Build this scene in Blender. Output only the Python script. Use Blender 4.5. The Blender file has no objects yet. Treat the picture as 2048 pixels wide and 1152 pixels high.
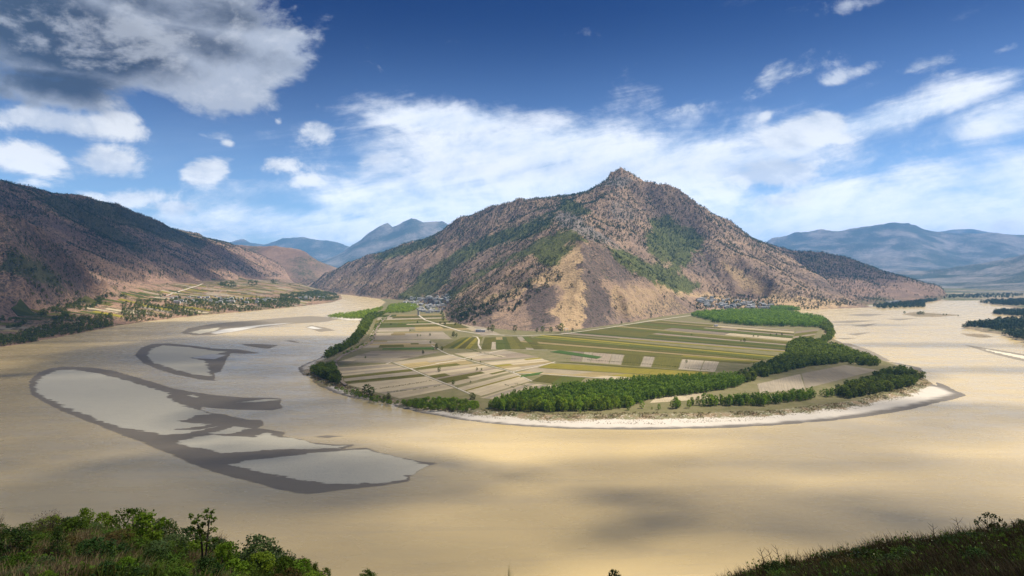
import bpy, math, random
import numpy as np
from mathutils import Vector

S = bpy.context.scene
rad = math.radians
RNG = np.random.default_rng(7)
random.seed(7)

# ------------------------------------------------------------------ camera
H, F, Y0 = 200.0, 1252.0, 545.0          # lookout height above the river, focal length in photo pixels, horizon row
cam_data = bpy.data.cameras.new('camera')
cam = bpy.data.objects.new('camera', cam_data)
S.collection.objects.link(cam)
cam.location = (0, 0, H)
cam.rotation_euler = (rad(90), 0, 0)
cam_data.sensor_width = 36.0
cam_data.lens = 36.0 * F / 2048.0
cam_data.shift_y = -(576 - Y0) / 2048.0
cam_data.clip_start = 0.5
cam_data.clip_end = 90000
S.camera = cam

# ------------------------------------------------------------------ sun and sky
SUN_EL, SUN_AZ = 60.0, 78.0               # azimuth clockwise from straight ahead (+Y): the sun stands high on the right
sd = Vector((math.sin(rad(SUN_AZ)) * math.cos(rad(SUN_EL)), math.cos(rad(SUN_AZ)) * math.cos(rad(SUN_EL)), math.sin(rad(SUN_EL))))
sun_l = bpy.data.lights.new('sun', 'SUN')
sun_l.energy = 5.0
sun_l.angle = rad(0.55)
sun_l.color = (1.0, 0.93, 0.80)
sun = bpy.data.objects.new('sun', sun_l)
S.collection.objects.link(sun)
sun.rotation_euler = sd.to_track_quat('Z', 'Y').to_euler()

S.view_settings.view_transform = 'Standard'
S.view_settings.look = 'None'
S.view_settings.exposure = 0.55
S.view_settings.gamma = 1.0
S.view_settings.use_curve_mapping = False
S.cycles.max_bounces = 4
S.cycles.diffuse_bounces = 2
S.cycles.glossy_bounces = 2
S.cycles.transmission_bounces = 3
S.cycles.transparent_max_bounces = 8
S.cycles.volume_bounces = 2
S.cycles.sample_clamp_indirect = 4.0
S.cycles.use_denoising = True
S.render.use_persistent_data = False


class NT:
    """small helper to write node trees"""
    def __init__(self, tree):
        self.t = tree
        tree.nodes.clear()

    def node(self, kind, props=None, **ins):
        n = self.t.nodes.new(kind)
        for k, v in (props or {}).items():
            setattr(n, k, v)
        for k, v in ins.items():
            self.put(n.inputs[k.replace('_', ' ')] if k.replace('_', ' ') in n.inputs else n.inputs[k], v)
        return n

    def put(self, sock, v):
        if isinstance(v, bpy.types.NodeSocket):
            self.t.links.new(v, sock)
        elif isinstance(v, bpy.types.Node):
            self.t.links.new(v.outputs[0], sock)
        elif isinstance(v, (tuple, list)) and len(v) == 3 and sock.type == 'RGBA':
            sock.default_value = (*v, 1)
        else:
            sock.default_value = v

    def math(self, op, a, b=0.0, c=None, clamp=False):
        n = self.t.nodes.new('ShaderNodeMath')
        n.operation = op
        n.use_clamp = clamp
        self.put(n.inputs[0], a)
        self.put(n.inputs[1], b)
        if c is not None:
            self.put(n.inputs[2], c)
        return n.outputs[0]

    def vmath(self, op, a, b=(0, 0, 0)):
        n = self.t.nodes.new('ShaderNodeVectorMath')
        n.operation = op
        self.put(n.inputs[0], a)
        if op == 'SCALE':
            self.put(n.inputs['Scale'], b)
        else:
            self.put(n.inputs[1], b)
        return n.outputs[0]

    def mix(self, f, a, b, blend='MIX'):
        n = self.t.nodes.new('ShaderNodeMix')
        n.data_type = 'RGBA'
        n.blend_type = blend
        self.put(n.inputs[0], f)
        self.put(n.inputs[6], a)
        self.put(n.inputs[7], b)
        return n.outputs[2]

    def ramp(self, v, lo, hi, a=0.0, b=1.0, smooth=True):
        n = self.t.nodes.new('ShaderNodeMapRange')
        n.interpolation_type = 'SMOOTHSTEP' if smooth else 'LINEAR'
        self.put(n.inputs[0], v)
        for i, x in enumerate((lo, hi, a, b)):
            self.put(n.inputs[i + 1], x)
        return n.outputs[0]

    def noise(self, vec, scale, detail=4, rough=0.55, distort=0.0, lac=2.0):
        n = self.t.nodes.new('ShaderNodeTexNoise')
        self.put(n.inputs['Vector'], vec)
        n.inputs['Scale'].default_value = scale
        n.inputs['Detail'].default_value = detail
        n.inputs['Roughness'].default_value = rough
        n.inputs['Distortion'].default_value = distort
        n.inputs['Lacunarity'].default_value = lac
        return n.outputs[0]

    def attr(self, name):
        n = self.t.nodes.new('ShaderNodeAttribute')
        n.attribute_name = name
        return n.outputs['Fac']

    def sepxyz(self, v):
        n = self.t.nodes.new('ShaderNodeSeparateXYZ')
        self.put(n.inputs[0], v)
        return n.outputs

    def comb(self, x, y, z):
        n = self.t.nodes.new('ShaderNodeCombineXYZ')
        for i, v in enumerate((x, y, z)):
            self.put(n.inputs[i], v)
        return n.outputs[0]


# sky: Nishita air, with a layer of cumulus and cirrus mixed in by direction
world = bpy.data.worlds.new('World')
S.world = world
world.use_nodes = True


def build_sky():
    w = NT(world.node_tree)
    out = w.node('ShaderNodeOutputWorld')
    bg = w.node('ShaderNodeBackground')
    w.t.links.new(bg.outputs[0], out.inputs[0])
    sky = w.node('ShaderNodeTexSky', dict(sky_type='NISHITA', sun_disc=False, sun_elevation=rad(SUN_EL),
                                          sun_rotation=rad(SUN_AZ), altitude=1800, air_density=1.0, dust_density=0.6, ozone_density=2.5))
    tc = w.node('ShaderNodeTexCoord')
    d = tc.outputs['Generated']
    x, y, z = w.sepxyz(d)
    az = w.math('ARCTAN2', x, y)
    el = w.math('ARCSINE', z)
    # a clear deep sky: darker and bluer with height, pale near the horizon
    deep = w.ramp(el, 0.02, 0.42)
    tint = w.mix(deep, (0.80, 0.90, 1.0), (0.0, 0.066, 0.235))
    base = w.mix(1.0, sky.outputs[0], tint, 'MULTIPLY')
    SK = 0.12
    base = w.vmath('SCALE', base, SK)
    # cloud plane coordinates (perspective of a layer overhead)
    zz = w.math('ADD', w.math('MAXIMUM', z, 0.0), 0.10)
    u = w.math('DIVIDE', x, zz)
    v = w.math('DIVIDE', y, zz)
    puv = w.comb(u, v, 0.0)
    pan = w.comb(w.math('MULTIPLY', az, 1.0), w.math('MULTIPLY', el, 1.55), 0.0)   # angular coordinates for the cumulus edges
    n_big = w.noise(pan, 7.5, 10, 0.64, 0.25)
    n_sun = w.noise(w.vmath('ADD', pan, (0.035, 0.06, 0.0)), 7.5, 10, 0.64, 0.25)
    st = w.comb(w.math('MULTIPLY', az, 1.0), w.math('SUBTRACT', w.math('MULTIPLY', el, 6.0), w.math('MULTIPLY', az, 1.1)), 0.3)
    n_str = w.noise(st, 3.6, 10, 0.68, 0.6)                                       # drawn-out streaks
    n_lay = w.noise(puv, 0.8, 7, 0.6, 0.3)

    def lobe(px, py, rx, ry, tilt=0.0, p=1.0):
        """soft ellipse of cloud at a compass direction, sizes given in photo pixels"""
        a0 = math.atan2(px - 1024, F)
        e0 = math.atan2((Y0 - py), math.hypot(F, px - 1024))
        k = math.cos(a0) ** 2 / F
        ax, ay = rx * k, ry * math.cos(a0) / F
        c, s = math.cos(tilt), math.sin(tilt)
        da = w.math('SUBTRACT', az, a0)
        de = w.math('SUBTRACT', el, e0)
        p1 = w.math('MULTIPLY', w.math('ADD', w.math('MULTIPLY', da, c), w.math('MULTIPLY', de, s)), 1 / ax)
        p2 = w.math('MULTIPLY', w.math('SUBTRACT', w.math('MULTIPLY', de, c), w.math('MULTIPLY', da, s)), 1 / ay)
        r2 = w.math('ADD', w.math('MULTIPLY', p1, p1), w.math('MULTIPLY', p2, p2))
        return w.math('MULTIPLY', w.math('EXPONENT', w.math('MULTIPLY', r2, -1.0)), p)

    def total(items):
        acc = None
        for it in items:
            l = lobe(*it)
            acc = l if acc is None else w.math('MAXIMUM', acc, l)
        return acc

    # 1 heaped dark cloud, upper left
    dark = total([(120, 60, 330, 110, 0, 1.25), (330, 110, 270, 90, -0.1, 1.2), (520, 110, 130, 80, 0.3, 1.05),
                  (430, 190, 130, 45, 0, 1.0), (90, 185, 200, 45, 0, 0.9), (300, 0, 330, 80, 0, 1.2), (-300, 60, 400, 160, 0, 1.2)])
    # 2 white cumulus, small and large
    puff = total([(90, 240, 220, 34, 0, 1.2), (250, 236, 60, 18, 0, 0.85), (60, 322, 130, 44, 0, 0.95), (220, 328, 105, 40, 0, 1.05), (405, 342, 62, 30, 0.3, 1.25), (455, 285, 22, 12, 0, 0.85),
                  (270, 396, 110, 28, 0.1, 1.0), (340, 414, 80, 20, 0, 0.95), (60, 365, 60, 18, 0, 0.7), (430, 272, 70, 14, 0, 0.66),
                  (640, 265, 46, 32, 0, 0.95), (635, 215, 16, 20, 0.9, 0.62), (558, 243, 14, 12, 0, 0.72), (560, 330, 60, 22, 0, 0.62), (605, 365, 40, 16, 0.3, 0.66), (730, 320, 90, 24, 0.1, 0.74),
                  (1540, 347, 110, 38, 0, 1.3), (1610, 264, 110, 34, 0.15, 1.25), (1685, 277, 34, 16, 0.1, 0.9),
                  (1532, 231, 22, 13, 0.4, 0.80), (1560, 148, 110, 34, 0.35, 0.82), (1500, 72, 46, 16, 0, 0.54), (1455, 122, 30, 14, 0, 0.68),
                  (1700, 150, 120, 18, 0.2, 0.62), (1840, 128, 100, 26, 0.1, 0.64), (1710, 8, 70, 18, 0, 0.50), (2020, 98, 60, 16, 0.25, 0.66),
                  (1380, 215, 60, 12, 0.1, 0.56), (1130, 70, 90, 14, 0, 0.42),
                  (1920, 452, 30, 12, 0, 0.8), (2010, 452, 40, 16, 0, 0.9), (1560, 400, 90, 26, 0.1, 0.9)])
    # 3 broad bright veil across the middle and right
    veil = total([(900, 246, 190, 38, -0.03, 1.12), (1040, 300, 330, 66, 0.0, 1.15), (1250, 350, 420, 84, 0.05, 1.2),
                  (850, 390, 280, 76, 0.1, 1.05), (1500, 320, 200, 42, 0.1, 1.0), (1780, 235, 260, 34, 0.20, 1.05), (2000, 240, 160, 44, 0.1, 1.0),
                  (1750, 420, 420, 78, 0.05, 1.2), (2000, 360, 240, 66, 0.05, 1.1), (600, 450, 330, 44, 0.0, 1.0), (350, 470, 300, 40, 0, 0.8),
                  (1500, 440, 300, 80, 0, 1.1), (1100, 430, 500, 90, 0, 1.15), (950, 330, 260, 60, 0.1, 1.1), (2000, 440, 300, 50, 0, 1.1), (2400, 330, 420, 120, 0.1, 1.0), (-300, 400, 400, 60, 0, 0.9)])
    wisp = w.math('ADD', w.math('MULTIPLY', n_big, 0.62), w.math('MULTIPLY', n_str, 0.38))
    a_dark = w.ramp(w.math('ADD', dark, w.math('MULTIPLY', w.math('SUBTRACT', n_big, 0.5), 2.0)), 0.34, 0.70)
    a_puff = w.ramp(w.math('ADD', puff, w.math('MULTIPLY', w.math('SUBTRACT', n_big, 0.5), 2.7)), 0.40, 0.90)
    a_veil = w.ramp(w.math('ADD', veil, w.math('MULTIPLY', w.math('SUBTRACT', wisp, 0.5), 2.7)), 0.18, 0.98)
    # scattered fair-weather clouds everywhere else, behind the camera too
    back = w.ramp(w.math('ABSOLUTE', az), 0.95, 1.5)
    a_rest = w.math('MULTIPLY', w.ramp(n_lay, 0.50, 0.66), w.math('MULTIPLY', back, 0.85))
    hi_cl = w.math('MULTIPLY', w.ramp(n_lay, 0.40, 0.60), w.math('MULTIPLY', w.ramp(el, 0.50, 0.75), 0.85))
    a_rest = w.math('MAXIMUM', a_rest, hi_cl)
    thin = w.math('MULTIPLY', w.ramp(w.math('MULTIPLY', n_str, n_lay), 0.2, 0.5), w.ramp(el, 0.34, 0.05, 0.0, 0.22))

    puffy = w.math('SUBTRACT', n_big, n_sun)                    # lit side against shaded side of the heaps
    light = w.ramp(puffy, -0.16, 0.14, 0.0, 1.0)
    c_white = w.mix(light, (0.52, 0.57, 0.66), (0.82, 0.83, 0.84))
    c_dim = w.mix(light, (0.33, 0.38, 0.47), (0.52, 0.55, 0.61))
    c_puff = w.mix(w.ramp(el, 0.12, 0.34), c_white, c_dim)
    n_soft = w.noise(w.vmath('ADD', pan, (3.1, 1.7, 0.0)), 4.2, 4, 0.5, 0.4)
    core = total([(70, 50, 240, 90, 0, 1.1), (200, 95, 190, 52, -0.05, 1.0), (430, 95, 150, 34, -0.1, 0.72), (110, 165, 170, 36, 0, 0.8), (330, 10, 260, 36, 0, 0.75), (-300, 60, 400, 160, 0, 1.1)])
    thick = w.ramp(w.math('ADD', core, w.math('ADD', w.math('MULTIPLY', w.math('SUBTRACT', n_soft, 0.5), 1.7), w.math('MULTIPLY', w.math('SUBTRACT', n_big, 0.5), 1.5))), -0.02, 0.85)
    c_dark = w.mix(thick, (0.37, 0.41, 0.49), (0.040, 0.058, 0.098))
    c_dark = w.mix(w.math('MULTIPLY', w.ramp(puffy, -0.02, 0.16), 0.5), c_dark, (0.56, 0.59, 0.65))
    c_veil = w.mix(w.ramp(wisp, 0.35, 0.60), (0.52, 0.61, 0.74), (0.82, 0.83, 0.85))
    c_veil = w.mix(w.math('MULTIPLY', w.ramp(el, 0.18, 0.36), 0.45), c_veil, (0.38, 0.47, 0.64))
    lift = w.ramp(el, 0.16, 0.0, 1.0, 1.75, False)               # cloud brightened towards the horizon to make up for the haze
    c_veil = w.vmath('SCALE', c_veil, lift)
    c_puff = w.vmath('SCALE', c_puff, w.ramp(el, 0.16, 0.0, 1.0, 1.5, False))
    col = w.mix(thin, base, (0.42, 0.52, 0.68))
    col = w.mix(w.math('MULTIPLY', a_rest, 0.9), col, w.mix(light, (0.27, 0.262, 0.25), (0.41, 0.40, 0.385)))
    col = w.mix(w.math('MULTIPLY', a_veil, 0.96), col, c_veil)
    col = w.mix(w.math('MULTIPLY', a_puff, w.ramp(el, 0.18, 0.34, 0.95, 0.62)), col, c_puff)
    col = w.mix(w.math('MULTIPLY', a_dark, 0.97), col, c_dark)
    w.put(bg.inputs['Color'], w.vmath('SCALE', col, 1 / SK))
    bg.inputs['Strength'].default_value = SK
    world.cycles.sampling_method = 'MANUAL'
    world.cycles.sample_map_resolution = 512


build_sky()

# ------------------------------------------------------------------ geometry helpers
C = S.collection


def W(px, py, z=0.0):
    """photo pixel on the level z -> point of the ground"""
    Y = (H - z) * F / (py - Y0)
    return ((px - 1024) / F * Y, Y, z)


def P3(px, py, Y):
    """photo pixel at distance Y -> point of a slope or ridge"""
    return ((px - 1024) / F * Y, Y, H - (py - Y0) / F * Y)


def WP(pts, z=0.0):
    return np.array([W(a, b, z)[:2] for a, b in pts])


def smooth01(x, a, b):
    t = np.clip((x - a) / (b - a), 0, 1)
    return t * t * (3 - 2 * t)


def sdf(X, Y, poly):
    """signed distance to a polygon, positive inside"""
    P = np.asarray(poly, float)
    Q = np.roll(P, -1, 0)
    x, y = X.ravel(), Y.ravel()
    d2 = np.full(x.shape, 1e18)
    ins = np.zeros(x.shape, bool)
    for (ax, ay), (bx, by) in zip(P, Q):
        ex, ey = bx - ax, by - ay
        t = np.clip(((x - ax) * ex + (y - ay) * ey) / (ex * ex + ey * ey + 1e-9), 0, 1)
        dx, dy = x - ax - t * ex, y - ay - t * ey
        d2 = np.minimum(d2, dx * dx + dy * dy)
        if ay != by:
            c = ((ay > y) != (by > y)) & (x < (bx - ax) * (y - ay) / (by - ay) + ax)
            ins ^= c
    d = np.sqrt(d2)
    return np.where(ins, d, -d).reshape(X.shape)


def line_dist(X, Y, pts):
    P = np.asarray(pts, float)
    d2 = np.full(X.shape, 1e18)
    for (ax, ay), (bx, by) in zip(P[:-1], P[1:]):
        ex, ey = bx - ax, by - ay
        t = np.clip(((X - ax) * ex + (Y - ay) * ey) / (ex * ex + ey * ey + 1e-9), 0, 1)
        d2 = np.minimum(d2, (X - ax - t * ex) ** 2 + (Y - ay - t * ey) ** 2)
    return np.sqrt(d2)


def _hash(ix, iy, seed):
    h = (ix.astype(np.int64) * 374761393 + iy.astype(np.int64) * 668265263 + seed * 1274126177) & 0xFFFFFFFF
    h = ((h ^ (h >> 13)) * 1274126177) & 0xFFFFFFFF
    h = h ^ (h >> 16)
    return (h & 0xFFFF) / 65535.0


def vnoise(x, y, seed=0):
    x0, y0 = np.floor(x), np.floor(y)
    fx, fy = x - x0, y - y0
    fx, fy = fx * fx * fx * (fx * (fx * 6 - 15) + 10), fy * fy * fy * (fy * (fy * 6 - 15) + 10)
    a, b = _hash(x0, y0, seed), _hash(x0 + 1, y0, seed)
    c, d = _hash(x0, y0 + 1, seed), _hash(x0 + 1, y0 + 1, seed)
    return (a + (b - a) * fx) * (1 - fy) + (c + (d - c) * fx) * fy


def fbm(x, y, seed=0, oct=5, gain=0.5, ridged=False):
    t, amp, tot = 0.0, 1.0, 0.0
    for i in range(oct):
        n = vnoise(x + 17.3 * i, y - 9.1 * i, seed + i)
        if ridged:
            n = 1 - np.abs(2 * n - 1)
        t = t + n * amp
        tot += amp
        amp *= gain
        x, y = x * 2.03 + y * 0.17, y * 2.03 - x * 0.17
    return t / tot


def mesh_obj(name, verts, faces, mat=None, parent=None, smooth=False, attrs=None, link=True):
    """one mesh object from numpy arrays (faces: (n,3) or (n,4))"""
    me = bpy.data.meshes.new(name)
    V = np.asarray(verts, np.float32)
    Fc = np.asarray(faces, np.int32)
    n, k = Fc.shape
    me.vertices.add(len(V))
    me.vertices.foreach_set('co', V.ravel())
    me.loops.add(n * k)
    me.loops.foreach_set('vertex_index', Fc.ravel())
    me.polygons.add(n)
    me.polygons.foreach_set('loop_start', np.arange(0, n * k, k, dtype=np.int32))
    me.polygons.foreach_set('use_smooth', np.full(n, smooth, bool))
    me.update(calc_edges=True)
    for an, av in (attrs or {}).items():
        a = me.attributes.new(an, 'FLOAT', 'POINT')
        a.data.foreach_set('value', np.asarray(av, np.float32).ravel())
    if mat:
        me.materials.append(mat)
    if not link:
        return me
    o = bpy.data.objects.new(name, me)
    C.objects.link(o)
    if parent:
        o.parent = parent
    return o


def grid_faces(ny, nx, keep=None):
    i = np.arange(ny * nx).reshape(ny, nx)
    f = np.stack([i[:-1, :-1], i[:-1, 1:], i[1:, 1:], i[1:, :-1]], -1).reshape(-1, 4)
    if keep is not None:
        k = keep[:-1, :-1] | keep[:-1, 1:] | keep[1:, 1:] | keep[1:, :-1]
        f = f[k.ravel()]
    return f


def grid_obj(name, X, Y, Z, mat, attrs=None, keep=None, smooth=True):
    f = grid_faces(*X.shape, keep=keep)
    used = np.unique(f)
    remap = np.full(X.size, -1, np.int64)
    remap[used] = np.arange(len(used))
    V = np.stack([X.ravel(), Y.ravel(), Z.ravel()], -1)[used]
    at = {k: v.ravel()[used] for k, v in (attrs or {}).items()}
    return mesh_obj(name, V, remap[f], mat, smooth=smooth, attrs=at)


def tag(o, label=None, cat=None, group=None, kind=None):
    for k, v in (('label', label), ('category', cat), ('group', group), ('kind', kind)):
        if v:
            o[k] = v
    return o


# ------------------------------------------------------------------ terrain solver
class Terrain:
    """height field through drawn ridge and foot lines, worn by running water"""
    def __init__(self, x0, x1, y0, y1, step, lines, bulge=0.0, edge=None):
        self.x = np.arange(x0, x1 + step, step)
        self.y = np.arange(y0, y1 + step, step)
        self.step = step
        self.X, self.Y = np.meshgrid(self.x, self.y)
        ny, nx = self.X.shape
        acc, cnt = np.zeros((ny, nx)), np.zeros((ny, nx))
        for ln in lines:
            P = np.array(ln, float)
            for a, b in zip(P[:-1], P[1:]):
                n = max(2, int(np.hypot(*(b - a)[:2]) / (step * 0.5)))
                t = np.linspace(0, 1, n)[:, None]
                q = a + (b - a) * t
                ix = np.round((q[:, 0] - x0) / step).astype(int)
                iy = np.round((q[:, 1] - y0) / step).astype(int)
                ok = (ix >= 0) & (ix < nx) & (iy >= 0) & (iy < ny)
                np.add.at(acc, (iy[ok], ix[ok]), q[ok, 2])
                np.add.at(cnt, (iy[ok], ix[ok]), 1)
        if edge is not None:
            for sl in ((0, slice(None)), (-1, slice(None)), (slice(None), 0), (slice(None), -1)):
                m = cnt[sl] == 0
                acc[sl] = np.where(m, edge, acc[sl])
                cnt[sl] = np.where(m, 1, cnt[sl])
        self.fix = cnt > 0
        self.val = np.where(self.fix, acc / np.maximum(cnt, 1), 0)
        self.Z = self._solve(self.fix, self.val, bulge)

    def _solve(self, fix, val, bulge):
        levels = [(fix, val)]
        while min(levels[-1][0].shape) > 24:
            f, v = levels[-1]
            ny, nx = (f.shape[0] + 1) // 2, (f.shape[1] + 1) // 2
            fp = np.zeros((ny * 2, nx * 2)); vp = np.zeros((ny * 2, nx * 2))
            fp[:f.shape[0], :f.shape[1]] = f
            vp[:f.shape[0], :f.shape[1]] = v * f
            c = fp.reshape(ny, 2, nx, 2).sum((1, 3)); s = vp.reshape(ny, 2, nx, 2).sum((1, 3))
            levels.append((c > 0, np.where(c > 0, s / np.maximum(c, 1), 0)))
        z = None
        for lv in range(len(levels) - 1, -1, -1):
            f, v = levels[lv]
            if z is None:
                z = np.where(f, v, v[f].mean())
            else:
                z = np.repeat(np.repeat(z, 2, 0), 2, 1)[:f.shape[0], :f.shape[1]]
            src = bulge * (self.step * 2 ** lv) ** 2 / 4
            z = np.where(f, v, z)
            for _ in range(220 if lv else 90):
                p = np.pad(z, 1, mode='edge')
                z = np.where(f, v, (p[:-2, 1:-1] + p[2:, 1:-1] + p[1:-1, :-2] + p[1:-1, 2:]) * 0.25 + src)
        return z

    def roughen(self, amp, scale, seed, zlo=3.0, zfull=120.0, ridged=True):
        k = smooth01(self.Z, zlo, zfull)
        n = fbm(self.X / scale, self.Y / scale, seed, 5, 0.52, ridged) - 0.5
        self.Z = self.Z + n * amp * k

    def erode(self, its=8, K=0.02, m=0.45, keep=0.6, zmin=3.0):
        """stream-power wear: D8 flow, drainage area, implicit incision"""
        step = self.step
        Z = self.Z.copy()
        Z0 = Z.copy()
        ny, nx = Z.shape
        idx = np.arange(ny * nx).reshape(ny, nx)
        offs = [(-1, -1), (-1, 0), (-1, 1), (0, -1), (0, 1), (1, -1), (1, 0), (1, 1)]
        for _ in range(its):
            P = np.pad(Z, 1, constant_values=1e9)
            Pi = np.pad(idx, 1)
            best = np.zeros((ny, nx)); rec = idx.copy(); dist = np.full((ny, nx), step)
            for dy, dx in offs:
                zz = P[1 + dy:1 + dy + ny, 1 + dx:1 + dx + nx]
                dd = step * math.hypot(dx, dy)
                s = (Z - zz) / dd
                m_ = s > best
                best = np.where(m_, s, best)
                rec = np.where(m_, Pi[1 + dy:1 + dy + ny, 1 + dx:1 + dx + nx], rec)
                dist = np.where(m_, dd, dist)
            order = np.argsort(Z, axis=None, kind='stable')
            r = rec.ravel().tolist()
            A = [1.0] * (ny * nx)
            for i in order[::-1].tolist():
                j = r[i]
                if j != i:
                    A[j] += A[i]
            A = np.array(A) * step * step
            k = (K * A ** m / dist.ravel()).tolist()
            z = Z.ravel().tolist()
            for i in order.tolist():
                j = r[i]
                if j != i and z[j] < z[i]:
                    z[i] = (z[i] + k[i] * z[j]) / (1 + k[i])
            Z = np.array(z).reshape(ny, nx)
            # crumbling of the steepest walls
            p = np.pad(Z, 1, mode='edge')
            mean = (p[:-2, 1:-1] + p[2:, 1:-1] + p[1:-1, :-2] + p[1:-1, 2:]) * 0.25
            Z = Z + 0.12 * (mean - Z)
            Z = np.maximum(Z, np.minimum(Z0, zmin))
            # ridges drawn from the photograph keep their height
            Z = np.where(self.fix & (Z0 > 20), Z * (1 - keep) + Z0 * keep, Z)
        self.Z = Z

    def refine(self):
        """half the grid step by cubic-like interpolation"""
        def up(a, ax):
            a = np.moveaxis(a, ax, 0)
            n = a.shape[0]
            o = np.empty((2 * n - 1,) + a.shape[1:])
            o[::2] = a
            p = np.concatenate([a[:1], a, a[-1:]])
            o[1::2] = (-p[:-3] + 9 * p[1:-2] + 9 * p[2:-1] - p[3:]) / 16
            return np.moveaxis(o, 0, ax)
        self.Z = up(up(self.Z, 0), 1)
        self.step /= 2
        self.x = np.linspace(self.x[0], self.x[-1], self.Z.shape[1])
        self.y = np.linspace(self.y[0], self.y[-1], self.Z.shape[0])
        self.X, self.Y = np.meshgrid(self.x, self.y)

    def at(self, x, y, A=None):
        A = self.Z if A is None else A
        u = np.clip((np.asarray(x) - self.x[0]) / self.step, 0, len(self.x) - 1.001)
        v = np.clip((np.asarray(y) - self.y[0]) / self.step, 0, len(self.y) - 1.001)
        i, j = u.astype(int), v.astype(int)
        fu, fv = u - i, v - j
        return (A[j, i] * (1 - fu) + A[j, i + 1] * fu) * (1 - fv) + (A[j + 1, i] * (1 - fu) + A[j + 1, i + 1] * fu) * fv

    def curvature(self, r=3):
        """above (ridge, +) or below (gully, -) the mean of its surroundings"""
        z = self.Z
        m = z.copy()
        for _ in range(r):
            p = np.pad(m, 1, mode='edge')
            m = (p[:-2, 1:-1] + p[2:, 1:-1] + p[1:-1, :-2] + p[1:-1, 2:]) * 0.25
        return z - m

    def normal_z(self):
        gy, gx = np.gradient(self.Z, self.step)
        return 1 / np.sqrt(1 + gx * gx + gy * gy), gx, gy

    def screen(self):
        """where each point of the field falls in the photograph (for tracing colour patches)"""
        Yc = np.maximum(self.Y, 1)
        return 1024 + F * self.X / Yc, Y0 - F * (self.Z - H) / Yc


# ------------------------------------------------------------------ materials
def new_mat(name):
    m = bpy.data.materials.new(name)
    m.use_nodes = True
    return m, NT(m.node_tree)


def finish(w, col, rough=0.9, spec=0.2, bump=None, bstr=0.5, bdist=1.0):
    out = w.node('ShaderNodeOutputMaterial')
    p = w.node('ShaderNodeBsdfPrincipled')
    w.put(p.inputs['Base Color'], col)
    w.put(p.inputs['Roughness'], rough)
    w.put(p.inputs['Specular IOR Level'], spec)
    if bump is not None:
        b = w.node('ShaderNodeBump')
        w.put(b.inputs['Height'], bump)
        b.inputs['Strength'].default_value = bstr
        b.inputs['Distance'].default_value = bdist
        w.t.links.new(b.outputs[0], p.inputs['Normal'])
    w.t.links.new(p.outputs[0], out.inputs[0])
    return p


def pos(w):
    return w.node('ShaderNodeNewGeometry').outputs['Position']


def mat_slope(name, soil=(0.40, 0.25, 0.145), soil2=(0.30, 0.185, 0.12), scrub=(0.115, 0.085, 0.075), green=(0.085, 0.105, 0.028), rock=(0.27, 0.23, 0.20), far=False):
    """dry mountain slope: soil, dark scrub, green scrub and bare rock by attribute, broken up by noise"""
    m, w = new_mat(name)
    p = pos(w)
    q = w.vmath('MULTIPLY', p, (1, 1, 0.35))
    n1 = w.noise(p, 0.006, 6, 0.6)
    n2 = w.noise(p, 0.03, 6, 0.65)
    n3 = w.noise(p, 0.12, 4, 0.7)
    n4 = w.noise(q, 0.05, 5, 0.7, 0.6)
    c = w.mix(w.ramp(n1, 0.38, 0.62), soil, soil2)
    c = w.mix(w.ramp(n2, 0.50, 0.75, 0, 0.55), c, (soil[0] * 1.15, soil[1] * 1.12, soil[2] * 1.05))
    c = w.mix(w.ramp(n3, 0.45, 0.7, 0, 0.45), c, soil2)
    gd = w.ramp(w.math('ADD', w.attr('gold'), w.math('MULTIPLY', w.math('SUBTRACT', n2, 0.5), 0.9)), 0.3, 0.7)
    c = w.mix(w.math('MULTIPLY', gd, 0.9), c, w.mix(w.ramp(n3, 0.35, 0.7), (0.53, 0.37, 0.20), (0.42, 0.28, 0.155)))
    rk = w.ramp(w.math('ADD', w.attr('rock'), w.math('MULTIPLY', w.math('SUBTRACT', n4, 0.5), 1.4)), 0.45, 0.75)
    c = w.mix(w.math('MULTIPLY', rk, 0.9), c, w.mix(n2, rock, (rock[0] * 0.55, rock[1] * 0.55, rock[2] * 0.58)))
    sc = w.ramp(w.math('ADD', w.attr('scrub'), w.math('MULTIPLY', w.math('SUBTRACT', w.math('ADD', n3, n4), 1.0), 1.1)), 0.38, 0.72)
    c = w.mix(w.math('MULTIPLY', sc, 0.85), c, scrub)
    gr = w.ramp(w.math('ADD', w.attr('green'), w.math('MULTIPLY', w.math('SUBTRACT', w.math('ADD', n2, n3), 1.0), 1.3)), 0.40, 0.75)
    gcol = w.mix(w.ramp(n3, 0.35, 0.65), green, (green[0] * 0.6, green[1] * 0.66, green[2] * 0.8))
    c = w.mix(w.math('MULTIPLY', gr, 0.9), c, gcol)
    if not far:                                  # low brush too small to stand singly
        for sc_, lo in ((0.055, 0.44), (0.12, 0.42)):
            vo = w.node('ShaderNodeTexVoronoi')
            w.put(vo.inputs['Vector'], w.vmath('ADD', p, w.vmath('SCALE', w.node('ShaderNodeTexNoise', None, Vector=p, Scale=0.09).outputs['Color'], 9.0)))
            vo.inputs['Scale'].default_value = sc_
            sp = w.math('MULTIPLY', w.ramp(vo.outputs['Distance'], lo, 0.24), w.ramp(w.math('ADD', w.math('SUBTRACT', n2, w.math('MULTIPLY', w.attr('gold'), 0.14)), w.math('MULTIPLY', w.attr('scrub'), 0.35)), 0.40, 0.60))
            c = w.mix(w.math('MULTIPLY', sp, 0.66), c, (0.052, 0.050, 0.032))
    finish(w, c, 0.95, 0.1, w.math('ADD', n3, n2), 0.9, 7.0 if not far else 14.0)
    return m


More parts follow.
